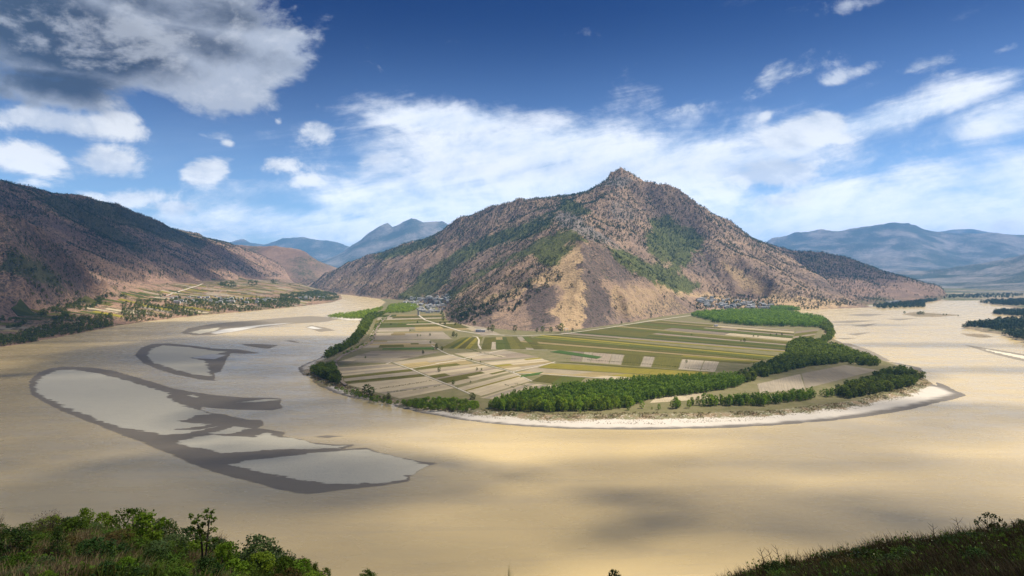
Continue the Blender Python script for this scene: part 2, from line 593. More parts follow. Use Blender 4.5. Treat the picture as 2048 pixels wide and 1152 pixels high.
def mat_simple(name, col, col2=None, scale=0.2, rough=0.9, spec=0.2, var=0.0, bump=0.0, bdist=0.3, lo=0.35, hi=0.65):
    m, w = new_mat(name)
    p = pos(w)
    n = w.noise(p, scale, 5, 0.6)
    c = w.mix(w.ramp(n, lo, hi), col, col2 or tuple(x * 0.75 for x in col))
    if var:
        r = w.node('ShaderNodeObjectInfo').outputs['Random']
        hs = w.node('ShaderNodeHueSaturation')
        w.put(hs.inputs['Color'], c)
        w.put(hs.inputs['Value'], w.ramp(r, 0, 1, 1 - var, 1 + var, False))
        w.put(hs.inputs['Hue'], w.ramp(w.math('FRACT', w.math('MULTIPLY', r, 7.31)), 0, 1, 0.5 - var * 0.06, 0.5 + var * 0.06, False))
        c = hs.outputs[0]
    finish(w, c, rough, spec, n if bump else None, bump, bdist)
    return m


def mat_leaf(name, col, col2, trans=0.25, var=0.25, rough=0.55):
    """foliage: colour by leaf ('tone' attribute) and by tree, a little light through the leaf"""
    m, w = new_mat(name)
    t = w.attr('tone')
    c = w.mix(t, col, col2)
    r = w.node('ShaderNodeObjectInfo').outputs['Random']
    hs = w.node('ShaderNodeHueSaturation')
    w.put(hs.inputs['Color'], c)
    w.put(hs.inputs['Value'], w.ramp(r, 0, 1, 1 - var, 1 + var, False))
    w.put(hs.inputs['Hue'], w.ramp(w.math('FRACT', w.math('MULTIPLY', r, 5.7)), 0, 1, 0.485, 0.515, False))
    out = w.node('ShaderNodeOutputMaterial')
    p = w.node('ShaderNodeBsdfPrincipled')
    w.put(p.inputs['Base Color'], hs.outputs[0])
    p.inputs['Roughness'].default_value = rough
    p.inputs['Specular IOR Level'].default_value = 0.08
    tr = w.node('ShaderNodeBsdfTranslucent')
    w.put(tr.inputs['Color'], hs.outputs[0])
    mx = w.node('ShaderNodeMixShader')
    mx.inputs[0].default_value = trans
    w.t.links.new(p.outputs[0], mx.inputs[1])
    w.t.links.new(tr.outputs[0], mx.inputs[2])
    w.t.links.new(mx.outputs[0], out.inputs[0])
    return m

# ------------------------------------------------------------------ air
def build_haze():
    m, w = new_mat('haze')
    out = w.node('ShaderNodeOutputMaterial')
    v = w.node('ShaderNodeVolumePrincipled')
    w.put(v.inputs['Color'], (0.20, 0.49, 1.0))
    v.inputs['Density'].default_value = HAZE
    v.inputs['Anisotropy'].default_value = 0.0
    w.t.links.new(v.outputs[0], out.inputs['Volume'])
    x0, x1, y0, y1, z0, z1 = -26500, 26500, -2600, 29500, -8, 2050
    V = [(x, y, z) for z in (z0, z1) for y in (y0, y1) for x in (x0, x1)]
    o = mesh_obj('haze', V, [(0, 2, 3, 1), (4, 5, 7, 6), (0, 1, 5, 4), (2, 6, 7, 3), (0, 4, 6, 2), (1, 3, 7, 5)], m)
    tag(o, 'pale blue haze lying over the whole valley', None, kind='stuff')


HAZE = 3.7e-5
build_haze()

# unseen clouds set so that their shadows lie on the river and the hills (ground point, size across and deep, thickness of shade)
SHADE = [
    # px, py, rx, ry, tau
    ((-60, 60), 520, 200, 0.85, 'm'), ((1000, 1130), 200, 50, 0.3, 'p'), ((1790, 808), 170, 50, 0.6, 'p'), ((1680, 1090), 200, 60, 0.6, 'p'),          # first over the lookout (metres); second added to dim the bottom-centre water
    ((230, 1010), 420, 260, 0.85, 'p'), ((520, 960), 240, 150, 0.9, 'p'),         # left river
    ((280, 800), 620, 420, 0.72, 'p'), ((0, 780), 700, 460, 0.95, 'p'), ((250, 700), 500, 260, 0.9, 'p'), ((640, 830), 220, 130, 0.8, 'p'), ((700, 950), 160, 90, 0.6, 'p'),
    ((540, 700), 520, 420, 1.2, 'p'), ((100, 668), 600, 300, 1.5, 'p'), ((360, 650), 420, 200, 1.0, 'p'),
    ((1390, 950), 165, 68, 0.43, 'p'), ((1150, 1020), 121, 57, 0.31, 'p'), ((1500, 1015), 143, 76, 0.56, 'p'), ((1240, 925), 88, 46, 0.37, 'p'),
    ((1640, 915), 165, 57, 0.50, 'p'), ((1900, 945), 143, 68, 0.43, 'p'), ((1800, 1040), 165, 76, 0.56, 'p'), ((1720, 868), 220, 76, 0.50, 'p'), ((1250, 870), 121, 34, 0.31, 'p'), ((1950, 1010), 121, 76, 0.50, 'p'),
    ((2000, 830), 209, 95, 0.56, 'p'), ((1640, 745), 260, 150, 1.0, 'p'), ((1560, 822), 121, 76, 0.37, 'p'),
    ((1880, 690), 330, 70, 0.5, 'p'), ((1750, 650), 260, 60, 0.4, 'p'), ((2000, 740), 260, 50, 0.5, 'p'), ((740, 715), 150, 130, 0.6, 'p'),
    ((-3000, 3500), 850, 800, 2.6, 'm'), ((-2450, 2850), 500, 420, 1.8, 'm'), ((-4300, 3300), 1100, 1100, 2.0, 'm'), ((-3300, 4700), 1200, 1000, 2.4, 'm'), ((-2150, 2550), 420, 420, 1.7, 'm'), ((-1850, 2150), 300, 300, 1.2, 'm'), ((-3400, 6100), 900, 900, 2.2, 'm'),
    ((820, 4500), 420, 260, 0.7, 'm'), ((2700, 5400), 600, 500, 0.9, 'm'),
]


def build_clouds():
    m, w = new_mat('cloud')
    out = w.node('ShaderNodeOutputMaterial')
    v = w.node('ShaderNodeVolumePrincipled')
    w.put(v.inputs['Color'], (0.97, 0.98, 1.0))
    v.inputs['Anisotropy'].default_value = 0.3
    rnd = w.node('ShaderNodeAttribute', dict(attribute_type='OBJECT', attribute_name='thickness'))
    w.t.links.new(rnd.outputs['Fac'], v.inputs['Density'])
    w.t.links.new(v.outputs[0], out.inputs['Volume'])
    nu, nv = 40, 20
    for i, (c, rx, ry, tau, how) in enumerate(SHADE):
        gx, gy = (W(c[0], c[1])[:2] if how == 'p' else c)
        alt = 4500 + 700 * ((i * 0.618) % 1.0)
        k = alt / sd.z
        cx, cy = gx + sd.x * k, gy + sd.y * k
        hh = min(0.45 * min(rx, ry), 240) + 14
        th = np.linspace(0, 2 * math.pi, nu, endpoint=False)
        ph = np.linspace(-math.pi / 2, math.pi / 2, nv)
        T, P = np.meshgrid(th, ph)
        ux, uy, uz = np.cos(P) * np.cos(T), np.cos(P) * np.sin(T), np.sin(P)
        b = 0.60 + 0.75 * fbm(ux * 1.9 + 5 * i + 30, uy * 1.9 + uz * 0.8 + 40, 50 + i, 4, 0.6)
        X, Y = ux * rx * b, uy * ry * b
        Z = np.where(uz > 0, uz * hh * 1.5, uz * hh * 0.5) * b
        V = np.stack([X.ravel(), Y.ravel(), Z.ravel()], -1)
        idx = np.arange(nu * nv).reshape(nv, nu)
        nx_ = np.roll(idx, -1, 1)
        f = np.stack([idx[:-1], nx_[:-1], nx_[1:], idx[1:]], -1).reshape(-1, 4)
        o = mesh_obj('cloud', V, f, m, smooth=True)
        o.location = (cx, cy, alt)
        o['thickness'] = tau / (2 * hh)
        tag(o, 'unseen cloud above the valley, set there for its shade', None, 'clouds over the valley', 'stuff')


build_clouds()

# ------------------------------------------------------------------ river
def build_water():
    m, w = new_mat('muddy_water')
    p = pos(w)
    n0 = w.noise(w.vmath('MULTIPLY', p, (0.4, 1, 1)), 0.004, 5, 0.6, 0.8)
    n1 = w.noise(w.vmath('MULTIPLY', p, (0.55, 1, 1)), 0.22, 3, 0.6, 0.3)
    n2 = w.noise(w.vmath('MULTIPLY', p, (0.5, 1, 1)), 0.03, 4, 0.6, 0.6)
    n3 = w.noise(w.vmath('MULTIPLY', p, (0.12, 1, 1)), 0.028, 6, 0.66, 1.2)
    c = w.mix(w.ramp(n0, 0.35, 0.65), (0.57, 0.43, 0.205), (0.53, 0.40, 0.195))
    c = w.mix(w.ramp(n3, 0.45, 0.72, 0, 0.5), c, (0.44, 0.345, 0.195))                  # silt drawn out by the current
    out = w.node('ShaderNodeOutputMaterial')
    b = w.node('ShaderNodeBump')
    w.put(b.inputs['Height'], w.math('ADD', w.math('MULTIPLY', n1, 0.42), w.math('MULTIPLY', n2, 0.4)))
    b.inputs['Strength'].default_value = 0.55
    b.inputs['Distance'].default_value = 1.0
    pr = w.node('ShaderNodeBsdfPrincipled')
    w.put(pr.inputs['Base Color'], c)
    w.put(pr.inputs['Roughness'], w.ramp(n2, 0.3, 0.7, 0.20, 0.32))
    pr.inputs['IOR'].default_value = 1.33
    w.t.links.new(b.outputs[0], pr.inputs['Normal'])
    w.t.links.new(pr.outputs[0], out.inputs[0])
    o = mesh_obj('river_water', [(-26000, -2500, 0), (26000, -2500, 0), (26000, 29000, 0), (-26000, 29000, 0)], [(0, 1, 2, 3)], m)
    tag(o, 'broad muddy tan river bending round the fields', None, kind='structure')


build_water()

# ------------------------------------------------------------------ peninsula
SHORE = [(640, 584), (700, 589), (760, 597), (774, 604), (764, 613), (740, 619), (700, 625), (655, 630), (648, 634), (690, 641), (716, 641), (724, 646), (718, 664),
         (706, 678), (682, 690), (660, 700), (640, 716), (612, 727), (597, 736), (602, 747), (625, 762), (648, 776), (670, 786), (700, 794), (735, 801), (770, 808), (830, 823), (900, 836), (970, 846), (1050, 853), (1150, 858),
         (1300, 859), (1450, 856), (1550, 851), (1650, 843), (1750, 831), (1830, 817), (1900, 800), (1934, 791), (1908, 779), (1884, 768), (1872, 764), (1876, 772), (1862, 768), (1853, 757),
         (1849, 745), (1840, 735), (1802, 727), (1768, 722), (1738, 708), (1700, 692), (1672, 680), (1655, 670), (1666, 655), (1660, 641), (1640, 631), (1600, 625), (1570, 620), (1640, 618), (1745, 613.5), (1800, 609), (1868, 602), (1882, 599)]
BANK = [(690, 592), (758, 600), (766, 606), (745, 617), (700, 629), (725, 637), (738, 650), (722, 680), (668, 714), (650, 722), (625, 736), (622, 750), (650, 766), (690, 776), (760, 799), (850, 815), (960, 827), (1100, 836), (1250, 835), (1400, 833),
        (1550, 828), (1700, 810), (1800, 790), (1845, 768), (1840, 745), (1800, 732), (1740, 712), (1670, 684), (1650, 668), (1655, 645), (1600, 630), (1560, 622), (1640, 616), (1745, 611), (1868, 600)]


def far_close(pts):
    a, b = pts[-1], pts[0]
    return np.vstack([pts, [(pts[-1][0] + 400, 9000)], [(pts[0][0], 9500)]])


def build_peninsula():
    sh = far_close(WP(SHORE, 0))
    bk = far_close(WP(BANK, 1.5))
    # two grids joined by a common row would be wasteful; one sheet with rows that widen with distance
    ys = [780.0]
    while ys[-1] < 6200:
        ys.append(ys[-1] * 1.0042)
    y = np.array(ys)
    x = np.concatenate([np.arange(-3000, -700, 24), np.arange(-700, 1700, 4.0), np.arange(1700, 3600, 24)])
    X, Y = np.meshgrid(x, y)
    keep0 = None
    d = sdf(X, Y, sh)
    e = sdf(X, Y, bk)
    n = fbm(X / 22, Y / 22, 3, 4)
    n2 = fbm(X / 70, Y / 70, 8, 3)
    dd = d + (n - 0.5) * np.clip(d + 6, 0, 12) + (fbm(X / 9, Y / 9, 5, 3) - 0.5) * 5 * (1 - smooth01(X, -100, 250))
    Z = np.where(dd < 0, dd * 0.06, 0.0)
    beach = 1.6 * smooth01(dd, 0, 36) + 0.25 * smooth01(dd, 0, 4)
    bank = 2.15 * smooth01(e + (n - 0.5) * 10, -3, 6)
    Z = np.where(dd > 0, beach + bank, Z)
    # rough grassy hummocks between beach and fields, flat inside
    hum = smooth01(e, -25, -2) * (1 - smooth01(e, 10, 25))
    Z = Z + hum * (n - 0.45) * 1.6
    Z = np.minimum(Z, 4.0)
    Z = np.maximum(Z, -2)
    wetw = 6 + 0.018 * np.clip(X - 150, 0, 800) + 3 * n2
    wet = 1 - smooth01(d + (fbm(X / 14, Y / 6, 13, 3) - 0.5) * 10, wetw * 0.55, wetw * 1.5)
    # dry sand, then scrubby strip, then soil
    scrub = smooth01(e + (n - 0.5) * 30, -26, -4) * (1 - smooth01(e, 6, 30))
    scrub = np.maximum(scrub, smooth01(e, 20, 60) * 0.0)
    soil = smooth01(e, 4, 14)
    m, w = new_mat('river_land')
    p = pos(w)
    f1 = w.noise(p, 0.35, 4, 0.65)
    f2 = w.noise(p, 0.05, 5, 0.65)
    f3 = w.noise(p, 1.6, 3, 0.6)
    sand = w.mix(f2, (0.60, 0.54, 0.46), (0.50, 0.445, 0.375))
    sand = w.mix(w.ramp(f3, 0.5, 0.8, 0, 0.35), sand, (0.38, 0.34, 0.29))
    wets = w.mix(f1, (0.15, 0.13, 0.11), (0.20, 0.175, 0.145))
    c = w.mix(w.attr('wet'), sand, wets)
    tuft = w.ramp(w.math('ADD', w.attr('scrub'), w.math('MULTIPLY', w.math('SUBTRACT', f1, 0.5), 2.6)), 0.62, 0.85)
    c = w.mix(w.math('MULTIPLY', tuft, 0.92), c, w.mix(w.ramp(f2, 0.4, 0.6), (0.15, 0.14, 0.055), (0.24, 0.165, 0.085)))
    so = w.mix(w.ramp(f2, 0.35, 0.65), (0.185, 0.155, 0.078), (0.135, 0.125, 0.05))
    so = w.mix(w.ramp(f1, 0.5, 0.75, 0, 0.5), so, (0.15, 0.15, 0.06))
    c = w.mix(w.attr('soil'), c, so)
    finish(w, c, 0.92, 0.15, f3, 0.4, 0.3)
    o = grid_obj('ground', X, Y, Z, m, dict(wet=wet, scrub=scrub, soil=soil), keep=(d > -14))
    tag(o, 'flat river peninsula with a pale sandy beach', None, kind='structure')
    return o


build_peninsula()

# ------------------------------------------------------------------ sandbars in the river
def mat_sandbar():
    m, w = new_mat('river_silt')
    p = pos(w)
    q = w.vmath('MULTIPLY', p, (0.35, 1, 1))
    f1 = w.noise(q, 0.12, 5, 0.65, 0.5)
    f2 = w.noise(p, 0.8, 4, 0.65)
    dry = w.mix(f1, (0.68, 0.615, 0.465), (0.57, 0.515, 0.395))
    dry = w.mix(w.ramp(f2, 0.48, 0.72, 0, 0.45), dry, (0.34, 0.32, 0.265))
    wet = w.mix(f1, (0.205, 0.172, 0.130), (0.265, 0.222, 0.165))
    pale = (0.56, 0.53, 0.48)
    k = w.ramp(w.math('ADD', w.attr('dry'), w.math('MULTIPLY', w.math('SUBTRACT', f1, 0.5), 1.5)), 0.34, 0.60)
    c = w.mix(k, wet, dry)
    c = w.mix(w.attr('pale'), c, pale)
    c = w.mix(w.ramp(w.math('ADD', w.attr('rim'), w.math('MULTIPLY', w.math('SUBTRACT', f1, 0.5), 1.2)), 0.55, 0.95, 0, 0.75), c, (0.40, 0.315, 0.19))      # a skin of muddy water at the edge
    finish(w, c, w.ramp(k, 0, 1, 0.75, 0.95), 0.2, f2, 0.3, 0.2)
    return m


SILT = mat_sandbar()


def sandbar(outer, dry=(), step=3.0, label='', pale=(), streak=1.0, zmax=0.55):
    P = WP(outer)
    x0, y0 = P.min(0) - 4 * step
    x1, y1 = P.max(0) + 4 * step
    ex = max(1.0, (P[:, 1].mean() / 900))
    X, Y = np.meshgrid(np.arange(x0, x1, step * ex), np.arange(y0, y1, step * ex))
    # ragged, drawn-out edges: the outline is shifted along the current by noise
    wx = (fbm(X / 55, (Y + X * 0.12) / 7, 21, 5, 0.62) - 0.5) * 46 * streak
    wy = (fbm(X / 26, Y / 26, 25, 4) - 0.5) * 7 * streak
    d = sdf(X + wx * 0.35, Y + wy, P)
    D = np.full(X.shape, -99.0)
    for q in dry:
        D = np.maximum(D, sdf(X + wx, Y + wy, WP(q)))
    pl = np.zeros(X.shape)
    for q in pale:
        pl = np.maximum(pl, smooth01(sdf(X + wx * 0.3, Y + wy * 0.5, WP(q)), -2, 5))
    D = D - np.clip(fbm(X / 70, (Y + X * 0.15) / 5, 29, 4, 0.6) - 0.56, 0, 1) * 30 * streak * np.exp(-((X - P[:, 0].mean()) / 160) ** 2)
    k = smooth01(D, -7, 7)
    Z = np.where(d < 0, d * 0.05, 0.16 * smooth01(d, 0, 5)) + np.where(d > 0, (zmax - 0.16) * k * smooth01(d, 0, 8), 0)
    o = grid_obj('sandbar', X, Y, Z, SILT, dict(dry=k, pale=pl, rim=1 - smooth01(d, 0, 5)), keep=(d > -8))
    tag(o, label, None, kind='structure')


def ZQ(*p):
    """points read off an enlarged part of the photograph"""
    return [(x * 0.4395, 680 + y * 0.4395) for x, y in p]


sandbar(ZQ((128, 215), (133, 185), (170, 150), (230, 128), (290, 120), (420, 125), (520, 140), (620, 168), (720, 198), (800, 222), (900, 240), (1000, 252), (1120, 262), (1230, 262), (1282, 266), (1278, 290), (1292, 310), (1240, 320), (1100, 318), (1000, 313), (925, 305), (915, 318), (960, 332),
           (1030, 338), (1065, 350), (1130, 362), (1195, 363), (1200, 387), (1178, 400), (1240, 409), (1300, 420), (1290, 436), (1380, 452), (1420, 466), (1480, 472), (1540, 476), (1622, 475), (1560, 497), (1660, 489), (1720, 508), (1800, 530), (1900, 550), (1998, 562), (1930, 580), (1890, 610), (1868, 630),
           (1865, 645), (1760, 662), (1640, 675), (1530, 688), (1400, 702), (1340, 698), (1250, 680), (1150, 650), (1050, 625), (960, 600), (860, 560), (760, 515), (640, 465), (520, 420), (400, 372), (280, 325), (190, 280), (140, 250)),
        dry=[ZQ((160, 215), (170, 190), (205, 160), (260, 140), (330, 135), (430, 150), (540, 175), (650, 208), (755, 240), (768, 262), (800, 285), (880, 312), (955, 336), (900, 346), (800, 374), (850, 378), (960, 384), (830, 404), (780, 411), (900, 409), (980, 394), (860, 424), (760, 432), (640, 415), (540, 396),
                (430, 356), (310, 310), (215, 266), (170, 240)),
             ZQ((800, 464), (850, 450), (960, 432), (1050, 440), (1150, 446), (1222, 418), (1262, 442), (1330, 446), (1420, 470), (1500, 484), (1560, 480), (1530, 494), (1400, 495), (1250, 500), (1130, 510), (1000, 516), (930, 500), (860, 484)),
             ZQ((960, 425), (1060, 394), (1140, 404), (1040, 430)), ZQ((1080, 285), (1200, 270), (1262, 272), (1180, 282)), ZQ((860, 252), (880, 250), (905, 258), (880, 262)),
             ZQ((1040, 568), (1130, 548), (1280, 535), (1440, 515), (1560, 505), (1660, 500), (1740, 520), (1820, 540), (1935, 572), (1882, 610), (1856, 636), (1750, 650), (1620, 656), (1480, 650), (1330, 630), (1180, 600), (1090, 585))],
        label='largest grey sandbar with a dark wet rim, nearest in the river', step=1.8, streak=0.5)
sandbar(ZQ((612, 70), (640, 35), (690, 18), (770, 15), (870, 25), (970, 38), (1080, 42), (1190, 60), (1110, 63), (1050, 60), (1035, 85), (1020, 115), (1000, 148), (975, 150), (985, 188), (900, 178), (800, 158), (720, 135), (650, 105)),
        dry=[ZQ((668, 75), (690, 40), (740, 25), (850, 32), (960, 48), (1030, 54), (940, 75), (865, 80), (930, 96), (945, 115), (948, 145), (962, 166), (880, 158), (780, 130), (700, 105))],
        pale=[ZQ((865, 82), (960, 64), (1032, 68), (980, 88))], label='rounded grey sandbar with a dark rim behind the largest one', step=2.4, streak=0.5)
sandbar([(361, 666), (376, 656), (430, 647), (500, 641), (560, 636), (620, 632), (690, 636), (650, 644), (560, 649), (490, 660), (430, 670), (390, 671)],
        dry=[[(378, 665), (400, 660), (440, 655), (430, 662), (400, 668)]], pale=[[(420, 665), (450, 658), (520, 650), (590, 645), (520, 653), (470, 663), (430, 668)]],
        label='long flat sandbar with pale pebbles in the bend of the river', step=3.0, streak=0.6)
sandbar([(610, 655), (622, 650), (650, 655), (672, 661), (640, 664)], pale=[[(612, 655), (624, 652), (645, 658), (625, 658)]], label='small brown sandbar below the left-hand inlet', step=3.0, streak=0.4)
sandbar([(478, 688), (520, 688), (558, 690), (536, 698), (505, 694)], label='small dark triangular mud bank in the left river', step=3.0, streak=0.5)
sandbar([(566, 681), (585, 681), (604, 686), (590, 685)], label='thin dark strip of mud beside the triangular bank', step=3.0, streak=0.3)
sandbar([(625, 874), (650, 870), (690, 872), (660, 876)], label='faint dark mud strip showing right of the largest sandbar', step=2.0, streak=0.6)
sandbar([(1665, 684), (1700, 687), (1742, 701), (1782, 722), (1750, 723), (1715, 708), (1680, 694), (1668, 690)], pale=[[(1690, 690), (1712, 696), (1700, 695)]], label='curved brown sandbar along the wooded right bank', step=3.0, streak=0.5)
sandbar([(1925, 689), (1960, 694), (2048, 708), (2300, 745), (2300, 760), (2048, 723), (1985, 708)], dry=[[(1960, 697), (2048, 712), (2300, 750), (2300, 755), (2048, 718), (1990, 705)]], label='narrow tan sandbar running out at the right edge', step=3.0, streak=0.5)
for q in ([(1700, 652), (1760, 646), (1730, 654)], [(1640, 645), (1700, 641), (1760, 641), (1700, 646)], [(1690, 668), (1745, 664), (1715, 671)], [(1660, 676), (1718, 676), (1690, 679)], [(1770, 638), (1840, 636), (1800, 641)],
          [(1690, 630), (1730, 627), (1770, 629), (1735, 633)]):
    sandbar(q, label='thin mud flat just breaking the surface of the right river', step=3.0, streak=0.6)

# ------------------------------------------------------------------ hills and mountains
def zline(pts, z):
    return [W(a, b, z) for a, b in pts]


def PL(*pts):
    return [P3(*p) for p in pts]


MAT_SLOPE = mat_slope('dry_slope', green=(0.115, 0.135, 0.024), soil=(0.37, 0.25, 0.165), soil2=(0.245, 0.17, 0.128))
MAT_DIM = mat_slope('dry_slope_far', soil=(0.34, 0.22, 0.15), soil2=(0.24, 0.16, 0.12), far=True)
MAT_FAR = mat_slope('wooded_range', soil=(0.34, 0.29, 0.26), soil2=(0.20, 0.19, 0.17), green=(0.05, 0.07, 0.03), far=True)


def patches(T, polys, soft=6.0, base=0.0):
    """colour patch weights traced from the photograph, projected on the visible slope"""
    px, py = T.screen()
    r = np.maximum(T.Y, 1500) / 2600
    px = px + (fbm(T.X / 70, T.Y / 70, 201, 5, 0.6) - 0.5) * 46 / r
    py = py + (fbm(T.X / 70, T.Y / 70, 207, 5, 0.6) - 0.5) * 26 / r
    a = np.full(T.Z.shape, base)
    for pl, v in polys:
        P = np.array(pl, float)
        b = (px > P[:, 0].min() - 40) & (px < P[:, 0].max() + 40) & (py > P[:, 1].min() - 40) & (py < P[:, 1].max() + 40)
        if b.any():
            k = smooth01(sdf(px[b], py[b], P), -soft * 1.6, soft * 1.6)
            a[b] = a[b] * (1 - k) + v * k
    return a


# --- the pointed mountain in the middle
def build_main():
    foot = zline([(605, 579), (640, 584.5), (700, 589.5), (765, 597.5), (800, 600), (838, 603), (868, 612), (886, 626), (890, 642), (930, 652), (1000, 660), (1070, 664), (1130, 664), (1190, 656), (1250, 646),
                  (1320, 634), (1400, 624), (1440, 620), (1500, 619.5), (1560, 619), (1640, 617.5), (1745, 613.5)], 3.0)
    lines = [
        PL((1240, 342, 4700), (1205, 362, 4650), (1180, 385, 4600), (1145, 398, 4650), (1110, 394, 4900), (1060, 400, 5000), (1000, 408, 5200), (950, 430, 5400), (905, 452, 5600), (870, 478, 5800), (800, 492, 6200), (740, 508, 6500), (690, 532, 7000), (640, 562, 7400), (606, 579, 7700)),
        PL((1222, 344, 4700), (1240, 342, 4700), (1262, 349, 4700), (1290, 368, 4720), (1318, 380, 4730), (1345, 384, 4750), (1385, 405, 4800), (1420, 430, 4900), (1455, 448, 5000), (1500, 475, 5100), (1545, 500, 5150), (1600, 533, 5000), (1640, 556, 4700), (1700, 588, 4150), (1748, 613, 3740)),
        PL((1385, 405, 4800), (1400, 450, 4500), (1440, 495, 4200), (1500, 540, 3960), (1560, 571, 3800), (1620, 592, 3720), (1680, 608, 3690)),
        PL((1420, 430, 4900), (1470, 490, 4600), (1530, 530, 4350), (1600, 565, 4050), (1660, 592, 3850), (1715, 610, 3720)),
        PL((1240, 342, 4700), (1230, 390, 4350), (1185, 420, 4000), (1150, 450, 3500), (1148, 475, 3020), (1165, 481, 2900), (1190, 487, 2870), (1225, 512, 2870), (1262, 545, 2900), (1320, 580, 2990), (1370, 606, 3120), (1404, 621, 3240)),
        PL((1145, 400, 4650), (1118, 432, 4250), (1105, 455, 3800), (1120, 475, 3200), (1148, 475, 3020)),
        PL((1148, 478, 3000), (1110, 512, 2930), (1060, 547, 2830), (1000, 582, 2740), (945, 611, 2680), (905, 632, 2640)),
        PL((1165, 481, 2900), (1168, 540, 2620), (1155, 600, 2390), (1140, 655, 2210)),
        PL((1190, 487, 2870), (1230, 560, 2640), (1258, 615, 2470), (1275, 640, 2400)),
        PL((1215, 492, 3350), (1270, 525, 3420), (1330, 549, 3420), (1390, 588, 3480), (1420, 612, 3620)),
        PL((1385, 470, 4450), (1352, 515, 4000), (1338, 546, 3440)),
        PL((1262, 349, 4700), (1285, 420, 4350), (1300, 480, 3950), (1315, 525, 3620)),
        PL((1300, 400, 4640), (1330, 450, 4400), (1340, 500, 4050)),
        PL((1105, 455, 3800), (1060, 478, 3850), (1000, 510, 3900), (935, 550, 4050), (870, 580, 4300)),
        PL((1110, 488, 3350), (1050, 525, 3250), (970, 570, 3200), (905, 606, 3250)),
        PL((1060, 400, 5000), (1020, 450, 4750), (940, 500, 4700), (880, 540, 4700), (820, 578, 4750)),
        PL((905, 452, 5600), (850, 510, 5450), (780, 550, 5300), (720, 580, 5250)),
        PL((800, 492, 6200), (730, 535, 6100), (680, 565, 6150)),
        PL((790, 590, 4650), (840, 592, 4150), (880, 600, 3700)),                    # fan behind the left village
        PL((1405, 595, 3650), (1470, 600, 3800), (1530, 606, 3800)),                 # fan behind the right village
        foot,
    ]
    T = Terrain(-2800, 3000, 2040, 7900, 20, lines, bulge=0.00035, edge=-6)
    fp = np.vstack([np.array(foot)[:, :2], [(2600, 7900), (-2300, 9500)]])
    ins = sdf(T.X, T.Y, fp)
    T.Z = np.where(ins < 0, np.maximum(ins * 0.25, -6), np.maximum(T.Z, 1.0))
    T.roughen(100, 480, 11, 6, 150)
    T.roughen(26, 130, 12, 6, 90)
    T.erode(9, 0.014, 0.45, keep=0.6)
    T.refine()
    T.roughen(18, 110, 15, 8, 90)
    T.roughen(8, 36, 16, 8, 60)
    cv = T.curvature(6)
    n1 = fbm(T.X / 260, T.Y / 260, 31, 4)
    n2 = fbm(T.X / 60, T.Y / 60, 32, 4)
    px, py = T.screen()
    hi = smooth01(T.Z, 330, 620)
    gully = smooth01(-cv, 1.0, 6.0)
    green = patches(T, [
        ([(1110, 425), (1100, 450), (1030, 480), (960, 500), (900, 540), (850, 575), (815, 597), (800, 592), (850, 545), (900, 510), (960, 478), (1040, 452)], 0.95),
        ([(1130, 480), (1075, 500), (1000, 535), (935, 572), (900, 600), (880, 596), (960, 545), (1040, 500), (1090, 475), (1140, 465)], 0.9),
        ([(1068, 512), (1085, 490), (1110, 468), (1140, 462), (1175, 478), (1145, 484), (1118, 522), (1090, 530)], 1.15),
        ([(1205, 492), (1250, 500), (1300, 525), (1350, 545), (1400, 570), (1380, 590), (1330, 575), (1280, 550), (1235, 520)], 0.95),
        ([(1330, 545), (1350, 500), (1390, 470), (1410, 480), (1380, 520), (1350, 552)], 0.8),
        ([(1300, 440), (1340, 430), (1400, 470), (1360, 520), (1320, 530), (1290, 490)], 0.72),
        ([(880, 478), (840, 500), (760, 520), (745, 512), (800, 492), (860, 474)], 0.9),
        ([(1120, 395), (1150, 402), (1180, 420), (1160, 432), (1120, 420)], 0.9),
        ([(800, 600), (850, 570), (900, 545), (905, 560), (860, 590), (830, 604)], 0.8),
        ([(905, 625), (940, 600), (1000, 580), (1060, 550), (1080, 548), (1060, 565), (990, 596), (930, 620)], 0.5),
    ], 7)
    green = np.clip(green * 1.25 + (gully * 0.35 + 0.55 * np.clip(n1 - 0.42, 0, 1)) * smooth01(T.Z, 60, 200) * (py < 560), 0, 1.3)
    scrub = patches(T, [
        ([(1150, 475), (1200, 488), (1260, 530), (1300, 560), (1250, 570), (1200, 560), (1165, 560), (1160, 520)], 0.62),
        ([(1155, 545), (1190, 560), (1215, 590), (1225, 650), (1180, 656), (1175, 610), (1160, 575)], 1.05),  # this and the next: darker patches down the front of the spur
        ([(1060, 575), (1100, 570), (1110, 600), (1095, 660), (1050, 662), (1055, 610)], 0.92),
        ([(890, 615), (960, 600), (1010, 610), (1000, 640), (960, 655), (895, 650)], 0.7),
        ([(1330, 590), (1400, 620), (1300, 640), (1250, 650), (1290, 610)], 0.5),
        ([(1300, 470), (1400, 460), (1440, 500), (1440, 545), (1400, 560), (1340, 520)], 0.55),
        ([(1450, 520), (1540, 545), (1560, 590), (1500, 570)], 0.5),
        ([(1530, 565), (1600, 575), (1640, 600), (1560, 608)], 0.45),
        ([(1570, 530), (1640, 552), (1720, 600), (1660, 590), (1600, 560)], 0.6),
    ], 8, 0.12)
    scrub = scrub + hi * 0.22 + 0.18 * (n1 - 0.45)
    rock = patches(T, [
        ([(1112, 425), (1140, 418), (1170, 440), (1230, 490), (1300, 530), (1250, 510), (1180, 475), (1140, 465), (1115, 450)], 0.85),
        ([(1220, 395), (1260, 400), (1280, 440), (1240, 450), (1215, 425)], 0.5),
        ([(1560, 606), (1640, 600), (1690, 606), (1640, 618), (1560, 619)], 0.35),
        ([(1200, 355), (1240, 350), (1270, 360), (1250, 375), (1215, 372)], 0.7),
    ], 6, 0.05) + hi * 0.12 + smooth01(T.Z, 0, 1) * 0
